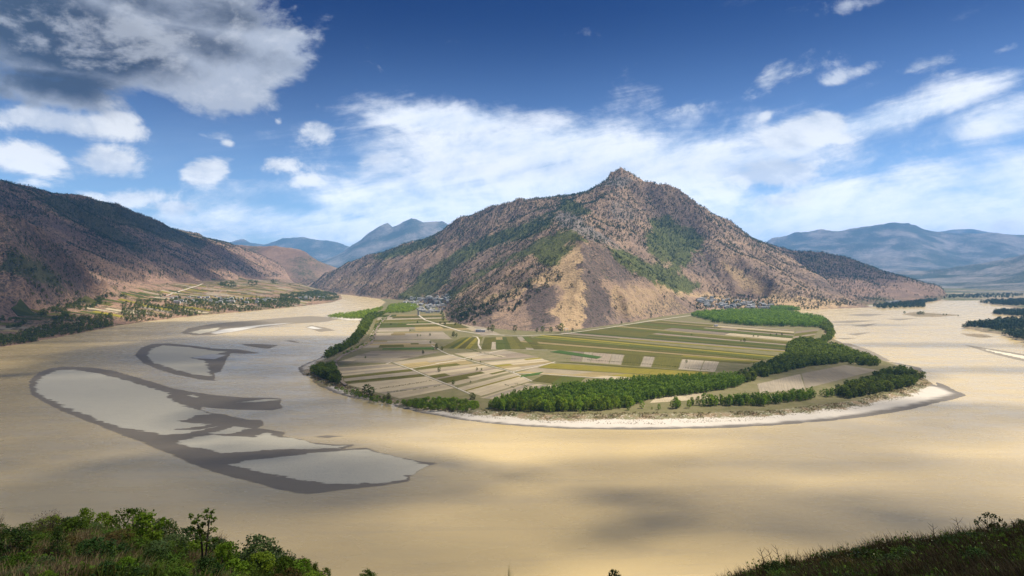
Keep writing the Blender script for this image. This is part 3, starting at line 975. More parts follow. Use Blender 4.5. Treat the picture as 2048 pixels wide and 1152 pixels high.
    gold = patches(T, [
        ([(1130, 490), (1160, 484), (1165, 560), (1150, 620), (1110, 570), (1060, 580), (1000, 610), (960, 640), (900, 620), (1000, 585), (1080, 545)], 0.75),
        ([(1170, 560), (1180, 600), (1175, 655), (1120, 662), (1110, 600), (1140, 560)], 0.95),
        ([(1225, 570), (1300, 570), (1400, 622), (1300, 640), (1240, 640), (1215, 600)], 0.55),
        ([(1300, 560), (1400, 585), (1550, 612), (1500, 620), (1420, 600), (1330, 585)], 0.95),
        ([(800, 602), (820, 575), (850, 558), (872, 575), (850, 600)], 0.95),
        ([(880, 600), (960, 560), (1010, 545), (980, 570), (920, 600)], 0.6),
        ([(1440, 520), (1500, 545), (1560, 580), (1640, 606), (1560, 612), (1500, 590), (1450, 550)], 0.7),
        ([(640, 560), (720, 540), (760, 565), (700, 586), (650, 583)], 0.45),
        ([(1552, 606), (1600, 602), (1640, 600), (1695, 607), (1640, 617), (1560, 619)], 1.3),
    ], 8)
    o = grid_obj('mountain', T.X, T.Y, T.Z, MAT_SLOPE, dict(green=green, scrub=scrub, rock=rock, gold=gold), keep=T.Z > -4)
    tag(o, 'pointed dry mountain standing behind the fields', None, kind='structure')
    # how densely trees stand
    bare = patches(T, [
        ([(1145, 485), (1165, 482), (1200, 490), (1260, 545), (1330, 585), (1400, 622), (1320, 634), (1190, 656), (1100, 664), (960, 655), (985, 640), (1060, 600), (1110, 560), (1120, 520)], 0.97),
        ([(800, 600), (820, 575), (850, 560), (870, 580), (845, 600)], 0.9),
        ([(1290, 560), (1400, 590), (1540, 612), (1400, 600), (1300, 575)], 0.95),
        ([(1440, 540), (1530, 560), (1560, 600), (1480, 600), (1420, 560)], 0.8),
        ([(1575, 530), (1640, 552), (1740, 610), (1660, 596), (1600, 565)], 0.88),
        ([(1112, 428), (1140, 422), (1200, 470), (1160, 470), (1120, 455)], 0.7),
        ([(1080, 470), (1140, 462), (1170, 478), (1140, 484), (1118, 522), (1070, 512)], 0.9),
        ([(640, 560), (740, 535), (760, 560), (700, 586)], 0.4),
    ], 5)
    dens = (0.42 + 1.1 * hi + 0.9 * gully + 1.8 * (n1 - 0.45) + 1.9 * (n2 - 0.45)) * (1 - bare)
    gul_line = patches(T, [
        ([(905, 630), (890, 645), (930, 640), (1000, 605), (1060, 575), (1085, 545), (1070, 545), (1000, 585), (940, 612)], 1.3),
        ([(880, 590), (900, 600), (940, 575), (1000, 545), (960, 550)], 0.7),
        ([(1395, 555), (1420, 580), (1500, 540), (1440, 500)], 0.35),
    ], 3)
    dens = np.clip(np.maximum(dens, gul_line), 0, 1.6) * smooth01(T.Z, 6, 16)
    T.dens = dens
    T.green = green
    return T


# --- wooded hill behind its right flank
def build_hill():
    lines = [PL((1470, 462, 5700), (1500, 478, 5700), (1560, 498, 5700), (1640, 507, 5700), (1700, 519, 5600), (1750, 540, 5400), (1790, 560, 5150), (1830, 580, 4900), (1872, 599.5, 4600)),
             PL((1640, 507, 5700), (1680, 550, 5150), (1720, 585, 4600), (1750, 603, 4250)),
             PL((1700, 519, 5600), (1745, 560, 5150), (1790, 590, 4650), (1815, 602, 4350)),
             zline([(1640, 614), (1745, 609), (1800, 606), (1876, 600.5)], 4), [(3700, 5600, 3), (3500, 6800, 3), (2000, 7300, 60)]]
    T = Terrain(1500, 3800, 3600, 7300, 24, lines, bulge=0.0004, edge=-5)
    ins = sdf(T.X, T.Y, np.vstack([WP([(1560, 619), (1640, 614), (1745, 609), (1800, 606), (1876, 600.5)], 4), [(3900, 5600), (3400, 7000), (1500, 7400)]]))
    T.Z = np.where(ins < 0, np.maximum(ins * 0.25, -5), np.maximum(T.Z, 1.0))
    T.roughen(50, 330, 41, 8, 130)
    T.erode(6, 0.011, 0.45, keep=0.7)
    T.roughen(8, 80, 42, 8, 60)
    n1 = fbm(T.X / 240, T.Y / 240, 43, 4)
    hi = smooth01(T.Z, 60, 200)
    low = patches(T, [([(1780, 570), (1830, 585), (1860, 600), (1800, 600), (1770, 590)], 1.0)], 10)
    T.dens = np.clip(0.25 + 0.8 * hi + 0.9 * (n1 - 0.5) - 0.5 * low, 0, 1.4) * smooth01(T.Z, 8, 20)
    green = np.clip(0.35 * hi + (n1 - 0.4) * 0.6 + 0.5 * (1 - smooth01(T.Z, 15, 50)) - 0.3 * low, 0, 1)
    o = grid_obj('hill', T.X, T.Y, T.Z, MAT_DIM, dict(green=green, scrub=0.3 + 0.2 * hi, rock=np.zeros_like(n1)), keep=T.Z > -4)
    tag(o, 'lower wooded hill behind the right flank of the mountain', None, kind='structure')
    return T


# --- left bank: gently rising farmland, then the long shaded mountain
LEFT_SHORE = [(-700, 760), (-300, 722), (0, 695), (60, 685), (130, 672), (190, 660), (230, 652), (300, 642), (400, 630.5), (500, 622.5), (600, 612.5), (660, 605.5), (684, 598), (681, 590), (664, 585), (630, 581.5), (600, 579)]


def build_left():
    foot = PL((-700, 740, 1450), (-200, 668, 1850), (0, 640, 2080), (100, 620, 2380), (200, 592, 2950), (280, 568, 3600), (420, 561, 5000), (560, 556, 7000))
    bank = [(x, y, 4.0) for x, y in WP([(-700, 744), (-300, 712), (0, 688), (60, 679), (130, 667), (190, 656), (230, 648), (300, 638.5), (400, 627.5), (500, 620), (600, 610.5), (660, 603), (677, 597), (674, 591)], 4)]
    shore = [(x, y, -0.5) for x, y in WP(LEFT_SHORE, -0.5)]
    ridge = PL((-900, 270, 3400), (-500, 305, 3700), (-200, 330, 3900), (0, 366, 4200), (40, 382, 4400), (130, 389, 5200), (230, 409, 5600), (300, 440, 6000), (360, 470, 6300), (420, 489, 6500), (480, 520, 6800), (545, 549, 7050))
    lines = [foot, bank, shore, ridge,
             PL((-500, 380, 2300), (-200, 415, 2350), (0, 432, 2520), (50, 450, 2620), (100, 480, 2720), (150, 520, 2830), (190, 547, 2900), (225, 572, 3000)),
             PL((0, 432, 2520), (30, 520, 2330), (60, 590, 2250)),
             PL((130, 389, 5200), (175, 450, 4600), (230, 500, 4150), (290, 546, 3850)),
             PL((30, 378, 4300), (70, 440, 3900), (130, 500, 3500), (200, 545, 3300)),
             PL((60, 470, 3350), (120, 530, 3080), (190, 560, 3030)),
             PL((300, 440, 6000), (335, 490, 5600), (390, 530, 5300), (440, 556, 5150)),
             PL((230, 409, 5600), (270, 470, 5050), (330, 520, 4700), (380, 552, 4500)),
             PL((420, 489, 6500), (450, 520, 6200), (490, 548, 6000)),
             PL((100, 640, 2150), (250, 620, 2700), (400, 603, 3350), (520, 592, 4000), (600, 588, 4700), (640, 582, 5600)),
             PL((250, 600, 3000), (400, 582, 3900), (520, 572, 4900), (600, 566, 6200))]
    T = Terrain(-5600, -800, 1250, 7900, 22, lines, bulge=0.00012)
    px, py = T.screen()
    inside = sdf(T.X, T.Y, np.vstack([WP(LEFT_SHORE, -0.3), [(-2200, 9000), (-9000, 9000), (-9000, 1200)]]))
    T.Z = np.where(inside < 0, np.clip(inside * 0.05, -3, 0), np.maximum(T.Z, 0.3))
    dfoot = sdf(T.X, T.Y, np.vstack([np.array(foot)[:, :2], [(-3000, 9500), (-9000, 9500), (-9000, 1200)]]))
    mtn = smooth01(dfoot, -20, 160)
    T.Z = T.Z + (fbm(T.X / 420, T.Y / 420, 61, 5, 0.52, True) - 0.5) * 95 * mtn * smooth01(T.Z, 60, 260)
    Z0 = T.Z.copy()
    T.erode(8, 0.014, 0.45, keep=0.6, zmin=3)
    T.Z = Z0 * (1 - mtn) + T.Z * mtn
    T.refine()
    dfoot = T_up = sdf(T.X, T.Y, np.vstack([np.array(foot)[:, :2], [(-3000, 9500), (-9000, 9500), (-9000, 1200)]]))
    mtn = smooth01(dfoot, -20, 160)
    T.Z = T.Z + (fbm(T.X / 80, T.Y / 80, 62, 4, 0.5, True) - 0.5) * 11 * mtn
    inside = sdf(T.X, T.Y, np.vstack([WP(LEFT_SHORE, -0.3), [(-2200, 9000), (-9000, 9000), (-9000, 1200)]]))
    cv = T.curvature(6)
    n1 = fbm(T.X / 280, T.Y / 280, 63, 4)
    n2 = fbm(T.X / 70, T.Y / 70, 64, 4)
    hi = smooth01(T.Z, 420, 640)
    gully = smooth01(-cv, 1, 6)
    val = (1 - smooth01(dfoot, -60, 60))
    green = patches(T, [
        ([(0, 490), (70, 515), (120, 548), (140, 585), (70, 560), (0, 545)], 0.95),
        ([(70, 400), (140, 400), (260, 470), (310, 510), (260, 505), (160, 450)], 0.75),
        ([(60, 385), (230, 408), (420, 488), (400, 505), (300, 470), (180, 420)], 0.85),
        ([(120, 640), (240, 618), (330, 600), (250, 590), (150, 600)], 0.5),
    ], 8)
    green = np.clip(green + 0.2 * gully + 0.35 * (n1 - 0.42) + 0.25 * hi, 0, 1.2)
    green = green * (1 - val) + val * np.clip(0.42 + 0.9 * (n2 - 0.45), 0, 1)
    scrub = patches(T, [([(0, 435), (60, 455), (190, 555), (230, 590), (90, 620), (0, 640)], 0.62)], 10, 0.33) + 0.5 * (n1 - 0.4)
    scrub = scrub * (1 - val)
    bare = patches(T, [([(80, 440), (130, 440), (160, 480), (130, 490), (75, 470)], 0.9)], 8)
    T.dens = np.clip((0.50 + 0.6 * hi + 0.8 * gully + 1.2 * (n1 - 0.45) + 1.4 * (n2 - 0.45)) * (1 - bare), 0, 1.4) * smooth01(dfoot, 0, 80)
    m = mat_slope('left_slope', soil=(0.37, 0.235, 0.15), soil2=(0.29, 0.18, 0.125), green=(0.10, 0.105, 0.035))
    o = grid_obj('hillside', T.X, T.Y, T.Z, m, dict(green=green, scrub=scrub, rock=np.zeros_like(n1)), keep=inside > -60)
    tag(o, 'long shaded mountain slope and farmland beyond the left bank', None, kind='structure')
    T.val = val
    T.inside = inside
    return T


def far_range(label, lines, box, step, mat, seed, amp=60, name='mountain_range', wood=0.6):
    T = Terrain(*box, step, lines, bulge=0.0001, edge=-4)
    fx = np.array(lines[-1])
    T.Z = np.where(T.Y < np.interp(T.X, fx[:, 0], fx[:, 1]) - 10, -5, T.Z)
    T.roughen(amp, step * 14, seed, 5, 200)
    T.erode(6, 0.010, 0.45, keep=0.75)
    n1 = fbm(T.X / 500, T.Y / 500, seed + 3, 5)
    green = np.clip(wood + 1.2 * (n1 - 0.5), 0, 1)
    o = grid_obj(name, T.X, T.Y, T.Z, mat, dict(green=green, scrub=0.35 + 0.5 * (n1 - 0.5), rock=np.zeros_like(n1)), keep=T.Z > -3)
    tag(o, label, None, kind='structure')
    return T


TM = build_main()
TH = build_hill()
TL = build_left()
far_range('flat-topped hill at the far end of the left valley',
          [PL((380, 484, 8800), (420, 489, 8600), (470, 491, 8400), (520, 492, 8200), (560, 494, 8050), (596, 497, 7950), (606, 500, 7930), (625, 516, 7850), (650, 540, 7800), (676, 562, 7750)),
           PL((560, 494, 8050), (560, 520, 7750), (540, 545, 7500)), PL((596, 497, 7950), (600, 530, 7650), (610, 552, 7500)), PL((470, 491, 8400), (460, 525, 7900), (440, 550, 7500)),
           PL((380, 558, 7300), (470, 558, 7300), (560, 557, 7350), (640, 560, 7400), (690, 566, 7500))], (-5200, -1500, 7000, 9800), 40, MAT_DIM, 71, 40, 'hill', 0.35)
FK = 1.6                                         # the far ranges stand well back


def FL(*pts):
    return PL(*[(x, y, Y * FK) for x, y, Y in pts])


far_range('blue ridge behind the left shoulder of the mountain',
          [FL((560, 560, 12000), (620, 545, 12000), (660, 520, 12000), (700, 494, 12000), (740, 468, 12000), (762, 455, 12000), (774, 448, 12000), (784, 457, 12000), (825, 439, 12000), (848, 447, 12000), (882, 443, 12000), (950, 480, 12200), (1050, 520, 12300)),
           FL((825, 439, 12000), (800, 490, 11000), (760, 530, 10200)), FL((740, 468, 12000), (700, 520, 11000), (660, 550, 10400)), FL((784, 457, 12000), (752, 500, 11200), (720, 540, 10300)),
           FL((500, 558, 9800), (700, 557.5, 9800), (950, 557.5, 9800))], (-5600 * FK, 1000 * FK, 9500 * FK, 14500 * FK), 120, MAT_FAR, 72, 170)
far_range('faint blue peaks closing the left valley',
          [FL((300, 520, 16000), (400, 500, 16000), (440, 490, 16000), (488, 477, 16000), (505, 486, 16000), (530, 488, 15800), (570, 478, 15600), (605, 475, 15500), (640, 482, 15300), (680, 487, 15200), (720, 505, 15000), (760, 530, 15000)),
           FL((605, 475, 15500), (600, 520, 14300), (590, 545, 13500)), FL((488, 477, 16000), (500, 520, 14600), (500, 545, 13500)),
           FL((250, 555, 13000), (500, 555, 13000), (800, 555, 13000))], (-10500 * FK, -2200 * FK, 12500 * FK, 17800 * FK), 150, MAT_FAR, 73, 190)
far_range('broad blue mountain range beyond the right river',
          [FL((1400, 540, 12500), (1480, 508, 12500), (1545, 480, 12500), (1590, 464, 12500), (1648, 457, 12500), (1680, 461, 12300), (1720, 455, 12200), (1790, 449, 12000), (1822, 451, 12000), (1850, 462, 11900), (1890, 468, 11800), (1960, 470, 11700), (2050, 468, 11600), (2300, 452, 11300), (2600, 450, 11000)),
           FL((1790, 449, 12000), (1815, 495, 10600), (1850, 535, 9300), (1870, 555, 8600)), FL((1648, 457, 12500), (1660, 505, 11000), (1690, 545, 9500)), FL((1720, 455, 12200), (1740, 505, 10700), (1760, 550, 9000)), FL((1960, 470, 11700), (1990, 515, 10000), (2010, 550, 8800)),
           FL((1890, 468, 11800), (1920, 510, 10500), (1940, 548, 9100)), FL((2050, 468, 11600), (2090, 520, 10000), (2100, 550, 8800)), FL((2300, 452, 11300), (2280, 520, 9500), (2250, 556, 8400)),
           FL((1300, 562, 8600), (1700, 564, 8200), (1900, 564.5, 8000), (2200, 565, 7800), (2700, 566, 7500))], (2600 * FK, 14800 * FK, 7000 * FK, 14200 * FK), 110, MAT_FAR, 74, 200)
far_range('faint blue crest peeping over the range at the right',
          [FL((1780, 480, 15500), (1850, 468, 15500), (1900, 459, 15500), (1940, 458, 15500), (1990, 466, 15500), (2060, 476, 15500)),
           FL((1700, 555, 14200), (2100, 555, 14200))], (7500 * FK, 14500 * FK, 14000 * FK, 17000 * FK), 150, MAT_FAR, 75, 120)
far_range('low brown hills in front of the broad blue range',
          [PL((1650, 578, 9600), (1720, 572, 9900), (1790, 560, 10200), (1830, 564, 10200), (1880, 549, 10400), (1920, 553, 10300), (1970, 529, 10600), (2010, 536, 10500), (2060, 506, 10800), (2120, 514, 10800), (2350, 485, 10800)),
           PL((1790, 560, 10200), (1810, 574, 8600), (1825, 583, 7400)), PL((1880, 549, 10400), (1905, 568, 8700), (1930, 584, 7000)), PL((1970, 529, 10600), (1985, 560, 8600), (2000, 586, 6500)), PL((2060, 506, 10800), (2062, 550, 8400), (2075, 586, 6300)), PL((2120, 514, 10800), (2180, 560, 8200), (2200, 586, 6200)),
           PL((1600, 582, 7300), (1800, 585, 6500), (1900, 588, 5900), (2100, 592, 5500), (2500, 596, 5200))], (2400, 11800, 5000, 12600), 50, MAT_FAR, 76, 150, 'hill', 0.6)


def far_plain():
    """flat valley floor beyond the narrows of the right river"""
    P = np.array([W(1868, 601, 3)[:2], W(1960, 600, 3)[:2], W(2300, 600, 3)[:2], (16000, 6000), (24000, 14500), (1500, 14500), (2200, 7000)])
    X, Y = np.meshgrid(np.arange(1500, 24000, 130), np.arange(4400, 14500, 110))
    d = sdf(X, Y, P)
    n = fbm(X / 300, Y / 160, 96, 4)
    Z = np.where(d < 0, d * 0.02, 3.0 * smooth01(d, 0, 150) + 6 * n * smooth01(d, 200, 900))
    o = grid_obj('plain', X, Y, Z, MAT_BANK, dict(green=np.clip(0.5 + 1.8 * (n - 0.45), 0, 1), scrub=0 * n, rock=0 * n), keep=d > -140)
    tag(o, 'far flat valley floor beyond the narrows of the right river', None, kind='structure')


def right_bank():
    """low wooded banks and islands on the right side of the river"""
    for outer, lab, zt in (([(1921, 656), (1938, 649), (2000, 641), (2060, 639), (2500, 648), (2600, 800), (2300, 745), (2060, 690), (2005, 670), (1960, 663)], 'wooded right bank with a green field on it', 5.0),
                       ([(1922, 667), (1960, 667), (1990, 674), (1965, 676), (1930, 672)], 'low grassy islet off the wooded right bank', 0.8),
                       ([(1978, 627), (2000, 621), (2100, 621), (2400, 630), (2400, 650), (2040, 633)], 'long low wooded bank at the far right', 4.0),
                       ([(1952, 604), (1985, 601), (2100, 597), (2600, 600), (2600, 640), (2100, 619), (2030, 616), (1990, 610)], 'far wooded bank where the right river narrows', 6.0),
                       ([(1804, 628), (1830, 624), (1860, 626), (1922, 630), (1880, 634), (1830, 633)], 'low sandy island with a few trees', 2.0)):
        P = WP(outer)
        st = max(6.0, P[:, 1].mean() / 260)
        X, Y = np.meshgrid(np.arange(P[:, 0].min() - 60, P[:, 0].max() + 60, st), np.arange(P[:, 1].min() - 60, P[:, 1].max() + 60, st))
        n = fbm(X / 60, Y / 60, 91, 4)
        d = sdf(X, Y, P) + (n - 0.5) * 24
        Z = np.where(d < 0, d * 0.06, zt * smooth01(d, 0, 30))
        if zt >= 5:
            Z = Z + 18 * smooth01(d, 60, 420) * n
        o = grid_obj('island' if zt < 3 else 'riverbank', X, Y, Z, MAT_BANK, dict(green=np.clip(0.15 + smooth01(d, 12, 40) * (0.5 if zt > 3 else 0.2) + (n - 0.5), 0, 1), scrub=0 * n, rock=0 * n), keep=d > -20)
        tag(o, lab, None, kind='structure')


MAT_BANK = mat_slope('bank_soil', soil=(0.36, 0.28, 0.19), soil2=(0.29, 0.23, 0.15), green=(0.11, 0.125, 0.035))
right_bank()
far_plain()

# ------------------------------------------------------------------ placing things on the ground
def ground_z(x, y):
    """height of the land at a point"""
    x, y = np.asarray(x, float), np.asarray(y, float)
    z = np.full(np.broadcast(x, y).shape, 4.0)
    for T in (TM, TH, TL):
        ok = (x > T.x[0]) & (x < T.x[-1]) & (y > T.y[0]) & (y < T.y[-1])
        z = np.where(ok, np.maximum(z if T is not TL else np.where(ok, -9, z), T.at(x, y)), z)
    return z


def hit(px, py, T=None):
    """where the sight line through a photo pixel meets the land"""
    Y = np.geomspace(700, 12000, 900)
    X = (px - 1024) / F * Y
    zr = H - (py - Y0) / F * Y
    zg = T.at(X, Y) if T is not None else ground_z(X, Y)
    k = np.nonzero(zg >= zr)[0]
    if not len(k):
        return None
    k = k[0]
    return float(X[k]), float(Y[k]), float(zg[k])


AZB = 700
def horizon_of(*Ts):
    """running skyline by compass bin and range, to leave out trees that nothing could see"""
    az, ra, el = [], [], []
    for T in Ts:
        az.append((T.X / T.Y).ravel()); ra.append(T.Y.ravel()); el.append(((T.Z - H) / T.Y).ravel())
    az, ra, el = map(np.concatenate, (az, ra, el))
    b = np.clip(((az + 1.0) / 2 * AZB).astype(int), 0, AZB - 1)
    r = np.clip(((ra - 1000) / 25).astype(int), 0, 359)
    M = np.full((AZB, 360), -9.0)
    np.maximum.at(M, (b, r), el)
    M = np.maximum.accumulate(M, 1)
    return M


HZ = horizon_of(TM, TH, TL)


def visible(x, y, z, margin=0.0):
    b = ((x / y + 1.0) / 2 * AZB).astype(int)
    ok = (b >= 0) & (b < AZB)
    r = np.clip(((y - 1000) / 25).astype(int) - 2, 0, 359)
    h = np.where(ok, HZ[np.clip(b, 0, AZB - 1), r], 9)
    h = np.where(y < 1080, -9, h)
    return ((z - H) / y > h - margin) & (np.abs(x / y) < 0.86)


def scatter(poly, step, z=4.0, px=True, jit=0.45, seed=0, thin=0.0):
    P = WP(poly, z) if px else np.asarray(poly, float)
    r = np.random.default_rng(seed)
    X, Y = np.meshgrid(np.arange(P[:, 0].min(), P[:, 0].max(), step), np.arange(P[:, 1].min(), P[:, 1].max(), step))
    X = X + r.uniform(-jit, jit, X.shape) * step
    Y = Y + r.uniform(-jit, jit, Y.shape) * step
    k = sdf(X, Y, P) > 0
    if thin:
        k &= fbm(X / (step * 5), Y / (step * 5), seed + 90, 3) > thin
    return np.stack([X[k], Y[k]], -1)


# ------------------------------------------------------------------ trees
def quads(Cn, size, rng, out=None, flat=0.0, aspect=1.0):
    """leaf-sized faces at the centres Cn"""
    n = len(Cn)
    a = rng.normal(size=(n, 3))
    if out is not None:
        a = a * 0.75 + out * 0.9
    a[:, 2] += flat
    a /= np.linalg.norm(a, axis=1)[:, None] + 1e-9
    b = np.cross(a, rng.normal(size=(n, 3)))
    b /= np.linalg.norm(b, axis=1)[:, None] + 1e-9
    c = np.cross(a, b)
    s = (size * rng.uniform(0.65, 1.3, n))[:, None]
    V = np.stack([Cn - b * s, Cn - c * s * aspect * 0.6, Cn + b * s, Cn + c * s * aspect * 0.6], 1).reshape(-1, 3)
    return V, np.arange(4 * n).reshape(-1, 4)


def crown_mesh(seed, h, r, z0, clumps, per, leaf, shape='oval', clump_r=0.3, flat=0.25, aspect=1.0):
    rng = np.random.default_rng(seed)
    pts, outs, tone = [], [], []
    for i in range(clumps):
        t = (i + rng.uniform(0.2, 0.8)) / clumps
        if shape == 'poplar':
            rad_ = r * (0.35 + 0.75 * math.sin(math.pi * min(1, t * 0.85 + 0.12))) * (1 - 0.18 * t)
        elif shape == 'cone':
            rad_ = r * (1.02 - t)
        else:
            rad_ = r * math.sqrt(max(0.06, 1 - (2 * t - 0.9) ** 2 * 0.95))
        an = i * 2.399 + rng.uniform(-0.5, 0.5)
        q = rad_ * math.sqrt(rng.uniform(0.25, 1.0))
        c = np.array([math.cos(an) * q, math.sin(an) * q, z0 + (h - z0) * t])
        cr = clump_r * r * rng.uniform(0.7, 1.3)
        d = rng.normal(size=(per, 3))
        d /= np.linalg.norm(d, axis=1)[:, None]
        p = c + d * cr * (rng.uniform(0.35, 1.0, (per, 1))) * np.array([1, 1, 0.8])
        pts.append(p); outs.append(d)
        tone.append(np.clip(np.full(per, rng.uniform(0, 0.8)) + rng.uniform(-0.2, 0.2, per), 0, 1))
    pts, outs, tone = np.concatenate(pts), np.concatenate(outs), np.concatenate(tone)
    pts[:, 2] = np.clip(pts[:, 2], z0 * 0.6, h * 1.02)
    V, Fc = quads(pts, leaf, rng, outs, flat + (0.45 if h > 2 else 0.0), aspect)
    return V, Fc, np.repeat(tone, 4)


def tube(points, radii, seg=5):
    V, Fc = [], []
    P = np.array(points, float)
    for i, (p, r) in enumerate(zip(P, radii)):
        t = P[min(i + 1, len(P) - 1)] - P[max(i - 1, 0)]
        t /= np.linalg.norm(t) + 1e-9
        a = np.cross(t, [0.31, 0.95, 0.1]); a /= np.linalg.norm(a) + 1e-9
        b = np.cross(t, a)
        for k in range(seg):
            an = 2 * math.pi * k / seg
            V.append(p + (a * math.cos(an) + b * math.sin(an)) * r)
    for i in range(len(P) - 1):
        for k in range(seg):
            Fc.append((i * seg + k, i * seg + (k + 1) % seg, (i + 1) * seg + (k + 1) % seg, (i + 1) * seg + k))
    return np.array(V), np.array(Fc)


def merge(parts):
    V, Fc, n = [], [], 0
    for v, f in parts:
        V.append(v); Fc.append(f + n); n += len(v)
    return np.concatenate(V), np.concatenate(Fc)


def trunk_mesh(seed, h, z1, r0, limbs=4, spread=0.2):
    rng = np.random.default_rng(seed)
    lean = rng.uniform(-0.04, 0.04, 2) * h
    parts = [tube([(0, 0, -0.4), (lean[0] * 0.3, lean[1] * 0.3, z1 * 0.5), (lean[0], lean[1], h * 0.85)], [r0 * 1.25, r0 * 0.85, r0 * 0.2])]
    for k in range(limbs):
        a = k * 2.4 + rng.uniform(-0.4, 0.4)
        zb = z1 * (0.7 + 0.25 * k)
        zb = min(zb, h * 0.6)
        e = (math.cos(a) * spread * h, math.sin(a) * spread * h, zb + h * 0.22)
        parts.append(tube([(lean[0] * 0.5, lean[1] * 0.5, zb), (e[0] * 0.6, e[1] * 0.6, (zb + e[2]) / 2), e], [r0 * 0.5, r0 * 0.35, r0 * 0.1], 4))
    return merge(parts)


BARK = mat_simple('bark', (0.17, 0.14, 0.11), (0.10, 0.085, 0.07), 2.0)
L_POP = mat_leaf('poplar_leaf', (0.140, 0.215, 0.014), (0.285, 0.375, 0.026), 0.42, 0.35)
L_WIL = mat_leaf('willow_leaf', (0.070, 0.098, 0.010), (0.150, 0.185, 0.018), 0.38, 0.4)
L_HILL = mat_leaf('scrub_leaf', (0.045, 0.060, 0.018), (0.085, 0.100, 0.028), 0.15)
L_DARK = mat_leaf('oak_leaf', (0.026, 0.046, 0.014), (0.055, 0.082, 0.022), 0.15)


class TreeKind:
    def __init__(self, name, cat, leafmat, protos):
        self.name, self.cat = name, cat
        self.meshes = []
        for i, (cr, tr) in enumerate(protos):
            cm = mesh_obj('crown', cr[0], cr[1], leafmat, attrs=dict(tone=cr[2]), link=False)
            tm = mesh_obj('trunk', tr[0], tr[1], BARK, smooth=True, link=False)
            self.meshes.append((cm, tm))
        self.n = 0

    def place(self, x, y, z, s=1.0, label='', group=None, wide=1.0):
        cm, tm = self.meshes[(self.n * 7 + int(abs(x))) % len(self.meshes)]
        self.n += 1
        e = bpy.data.objects.new(self.name, None)
        C.objects.link(e)
        e.location = (x, y, z)
        e.rotation_euler = (0, 0, random.uniform(0, 6.28))
        e.scale = (s * wide, s * wide, s)
        tag(e, label, self.cat, group)
        for me, nm in ((tm, 'trunk'), (cm, 'crown')):
            o = bpy.data.objects.new(nm, me)
            C.objects.link(o)
            o.parent = e
        return e


POPLAR = TreeKind('poplar_tree', 'tree', L_POP, [(crown_mesh(300 + i, 15, 4.1, 2.4, 30, 10, 0.85, 'poplar', 0.40), trunk_mesh(330 + i, 15, 4, 0.22)) for i in range(6)])
WILLOW = TreeKind('willow_tree', 'tree', L_WIL, [(crown_mesh(400 + i, 14, 6.0, 1.6, 32, 11, 1.0, 'oval', 0.36), trunk_mesh(430 + i, 14, 3.5, 0.35, 5)) for i in range(6)])
FIELDT = TreeKind('field_tree', 'tree', L_WIL, [(crown_mesh(500 + i, 12, 3.2, 2.0, 24, 10, 0.75, 'oval', 0.42), trunk_mesh(530 + i, 12, 3, 0.22)) for i in range(4)])
SHOREB = TreeKind('shore_bush', 'bush', L_POP, [(crown_mesh(590 + i, 6, 3.6, 0.5, 24, 11, 0.62, 'oval', 0.36), trunk_mesh(596 + i, 5, 1.2, 0.14, 4)) for i in range(4)])
BEACHT = TreeKind('sapling_tree', 'tree', L_POP, [(crown_mesh(560 + i, 10, 2.6, 2.2, 18, 10, 0.65, 'oval', 0.42), trunk_mesh(580 + i, 10, 3.0, 0.16)) for i in range(3)])


def forest(name, pts, hs, protos, leafmat, label, tonevar=0.35, seed=0, wide=1.0):
    """one object for a wood nobody could count: copies of a few crowns merged"""
    rng = np.random.default_rng(seed)
    Vs, Fs, Ts, n = [], [], [], 0
    pts = np.asarray(pts, float)
    which = rng.integers(0, len(protos), len(pts))
    for k, (V0, F0, t0, h0) in enumerate(protos):
        P = pts[which == k]; hh = hs[which == k]
        if not len(P):
            continue
        an = rng.uniform(0, 6.28, len(P))
        s = (hh / h0)
        w_ = s * wide * rng.uniform(0.85, 1.2, len(P))
        c, q = np.cos(an) * w_, np.sin(an) * w_
        V = np.empty((len(P), len(V0), 3), np.float32)
        V[..., 0] = V0[None, :, 0] * c[:, None] - V0[None, :, 1] * q[:, None] + P[:, 0, None]
        V[..., 1] = V0[None, :, 0] * q[:, None] + V0[None, :, 1] * c[:, None] + P[:, 1, None]
        V[..., 2] = V0[None, :, 2] * s[:, None] + P[:, 2, None]
        Vs.append(V.reshape(-1, 3))
        Fs.append((F0[None] + (np.arange(len(P)) * len(V0))[:, None, None]).reshape(-1, 4) + n)
        Ts.append(np.clip(t0[None] + rng.uniform(-tonevar, tonevar, len(P))[:, None], 0, 1).ravel())
        n += len(P) * len(V0)
    o = mesh_obj(name, np.concatenate(Vs), np.concatenate(Fs), leafmat, attrs=dict(tone=np.concatenate(Ts)))
    tag(o, label, None, kind='stuff')
    return o


def far_protos(seed, h, r, z0, clumps, per, leaf, shape, n=4, trunk=True):
    out = []
    for i in range(n):
        V, Fc, t = crown_mesh(seed + i, h, r, z0, clumps, per, leaf, shape, 0.45)
        if trunk:
            tv, tf = tube([(0, 0, -0.5), (0, 0, h * 0.6)], [h * 0.02, h * 0.01], 3)
            V, Fc = merge([(V, Fc), (tv, tf)])
            t = np.concatenate([t, np.zeros(len(tv))])
        out.append((V, Fc, t, h))
    return out


FP_POP = far_protos(600, 15, 3.6, 2.4, 16, 6, 1.25, 'poplar')
FP_WIL = far_protos(620, 14, 6.0, 1.4, 16, 6, 1.8, 'oval')
FP_HILL = far_protos(640, 11, 4.2, 0.8, 4, 3, 2.5, 'oval', 5, False)
FP_PINE = far_protos(660, 13, 3.4, 0.8, 4, 3, 2.3, 'cone', 4, False)


def order_near(P):
    return P[np.argsort(P[:, 1])]


def px_(x, y):
    return 1024 + F * x / y


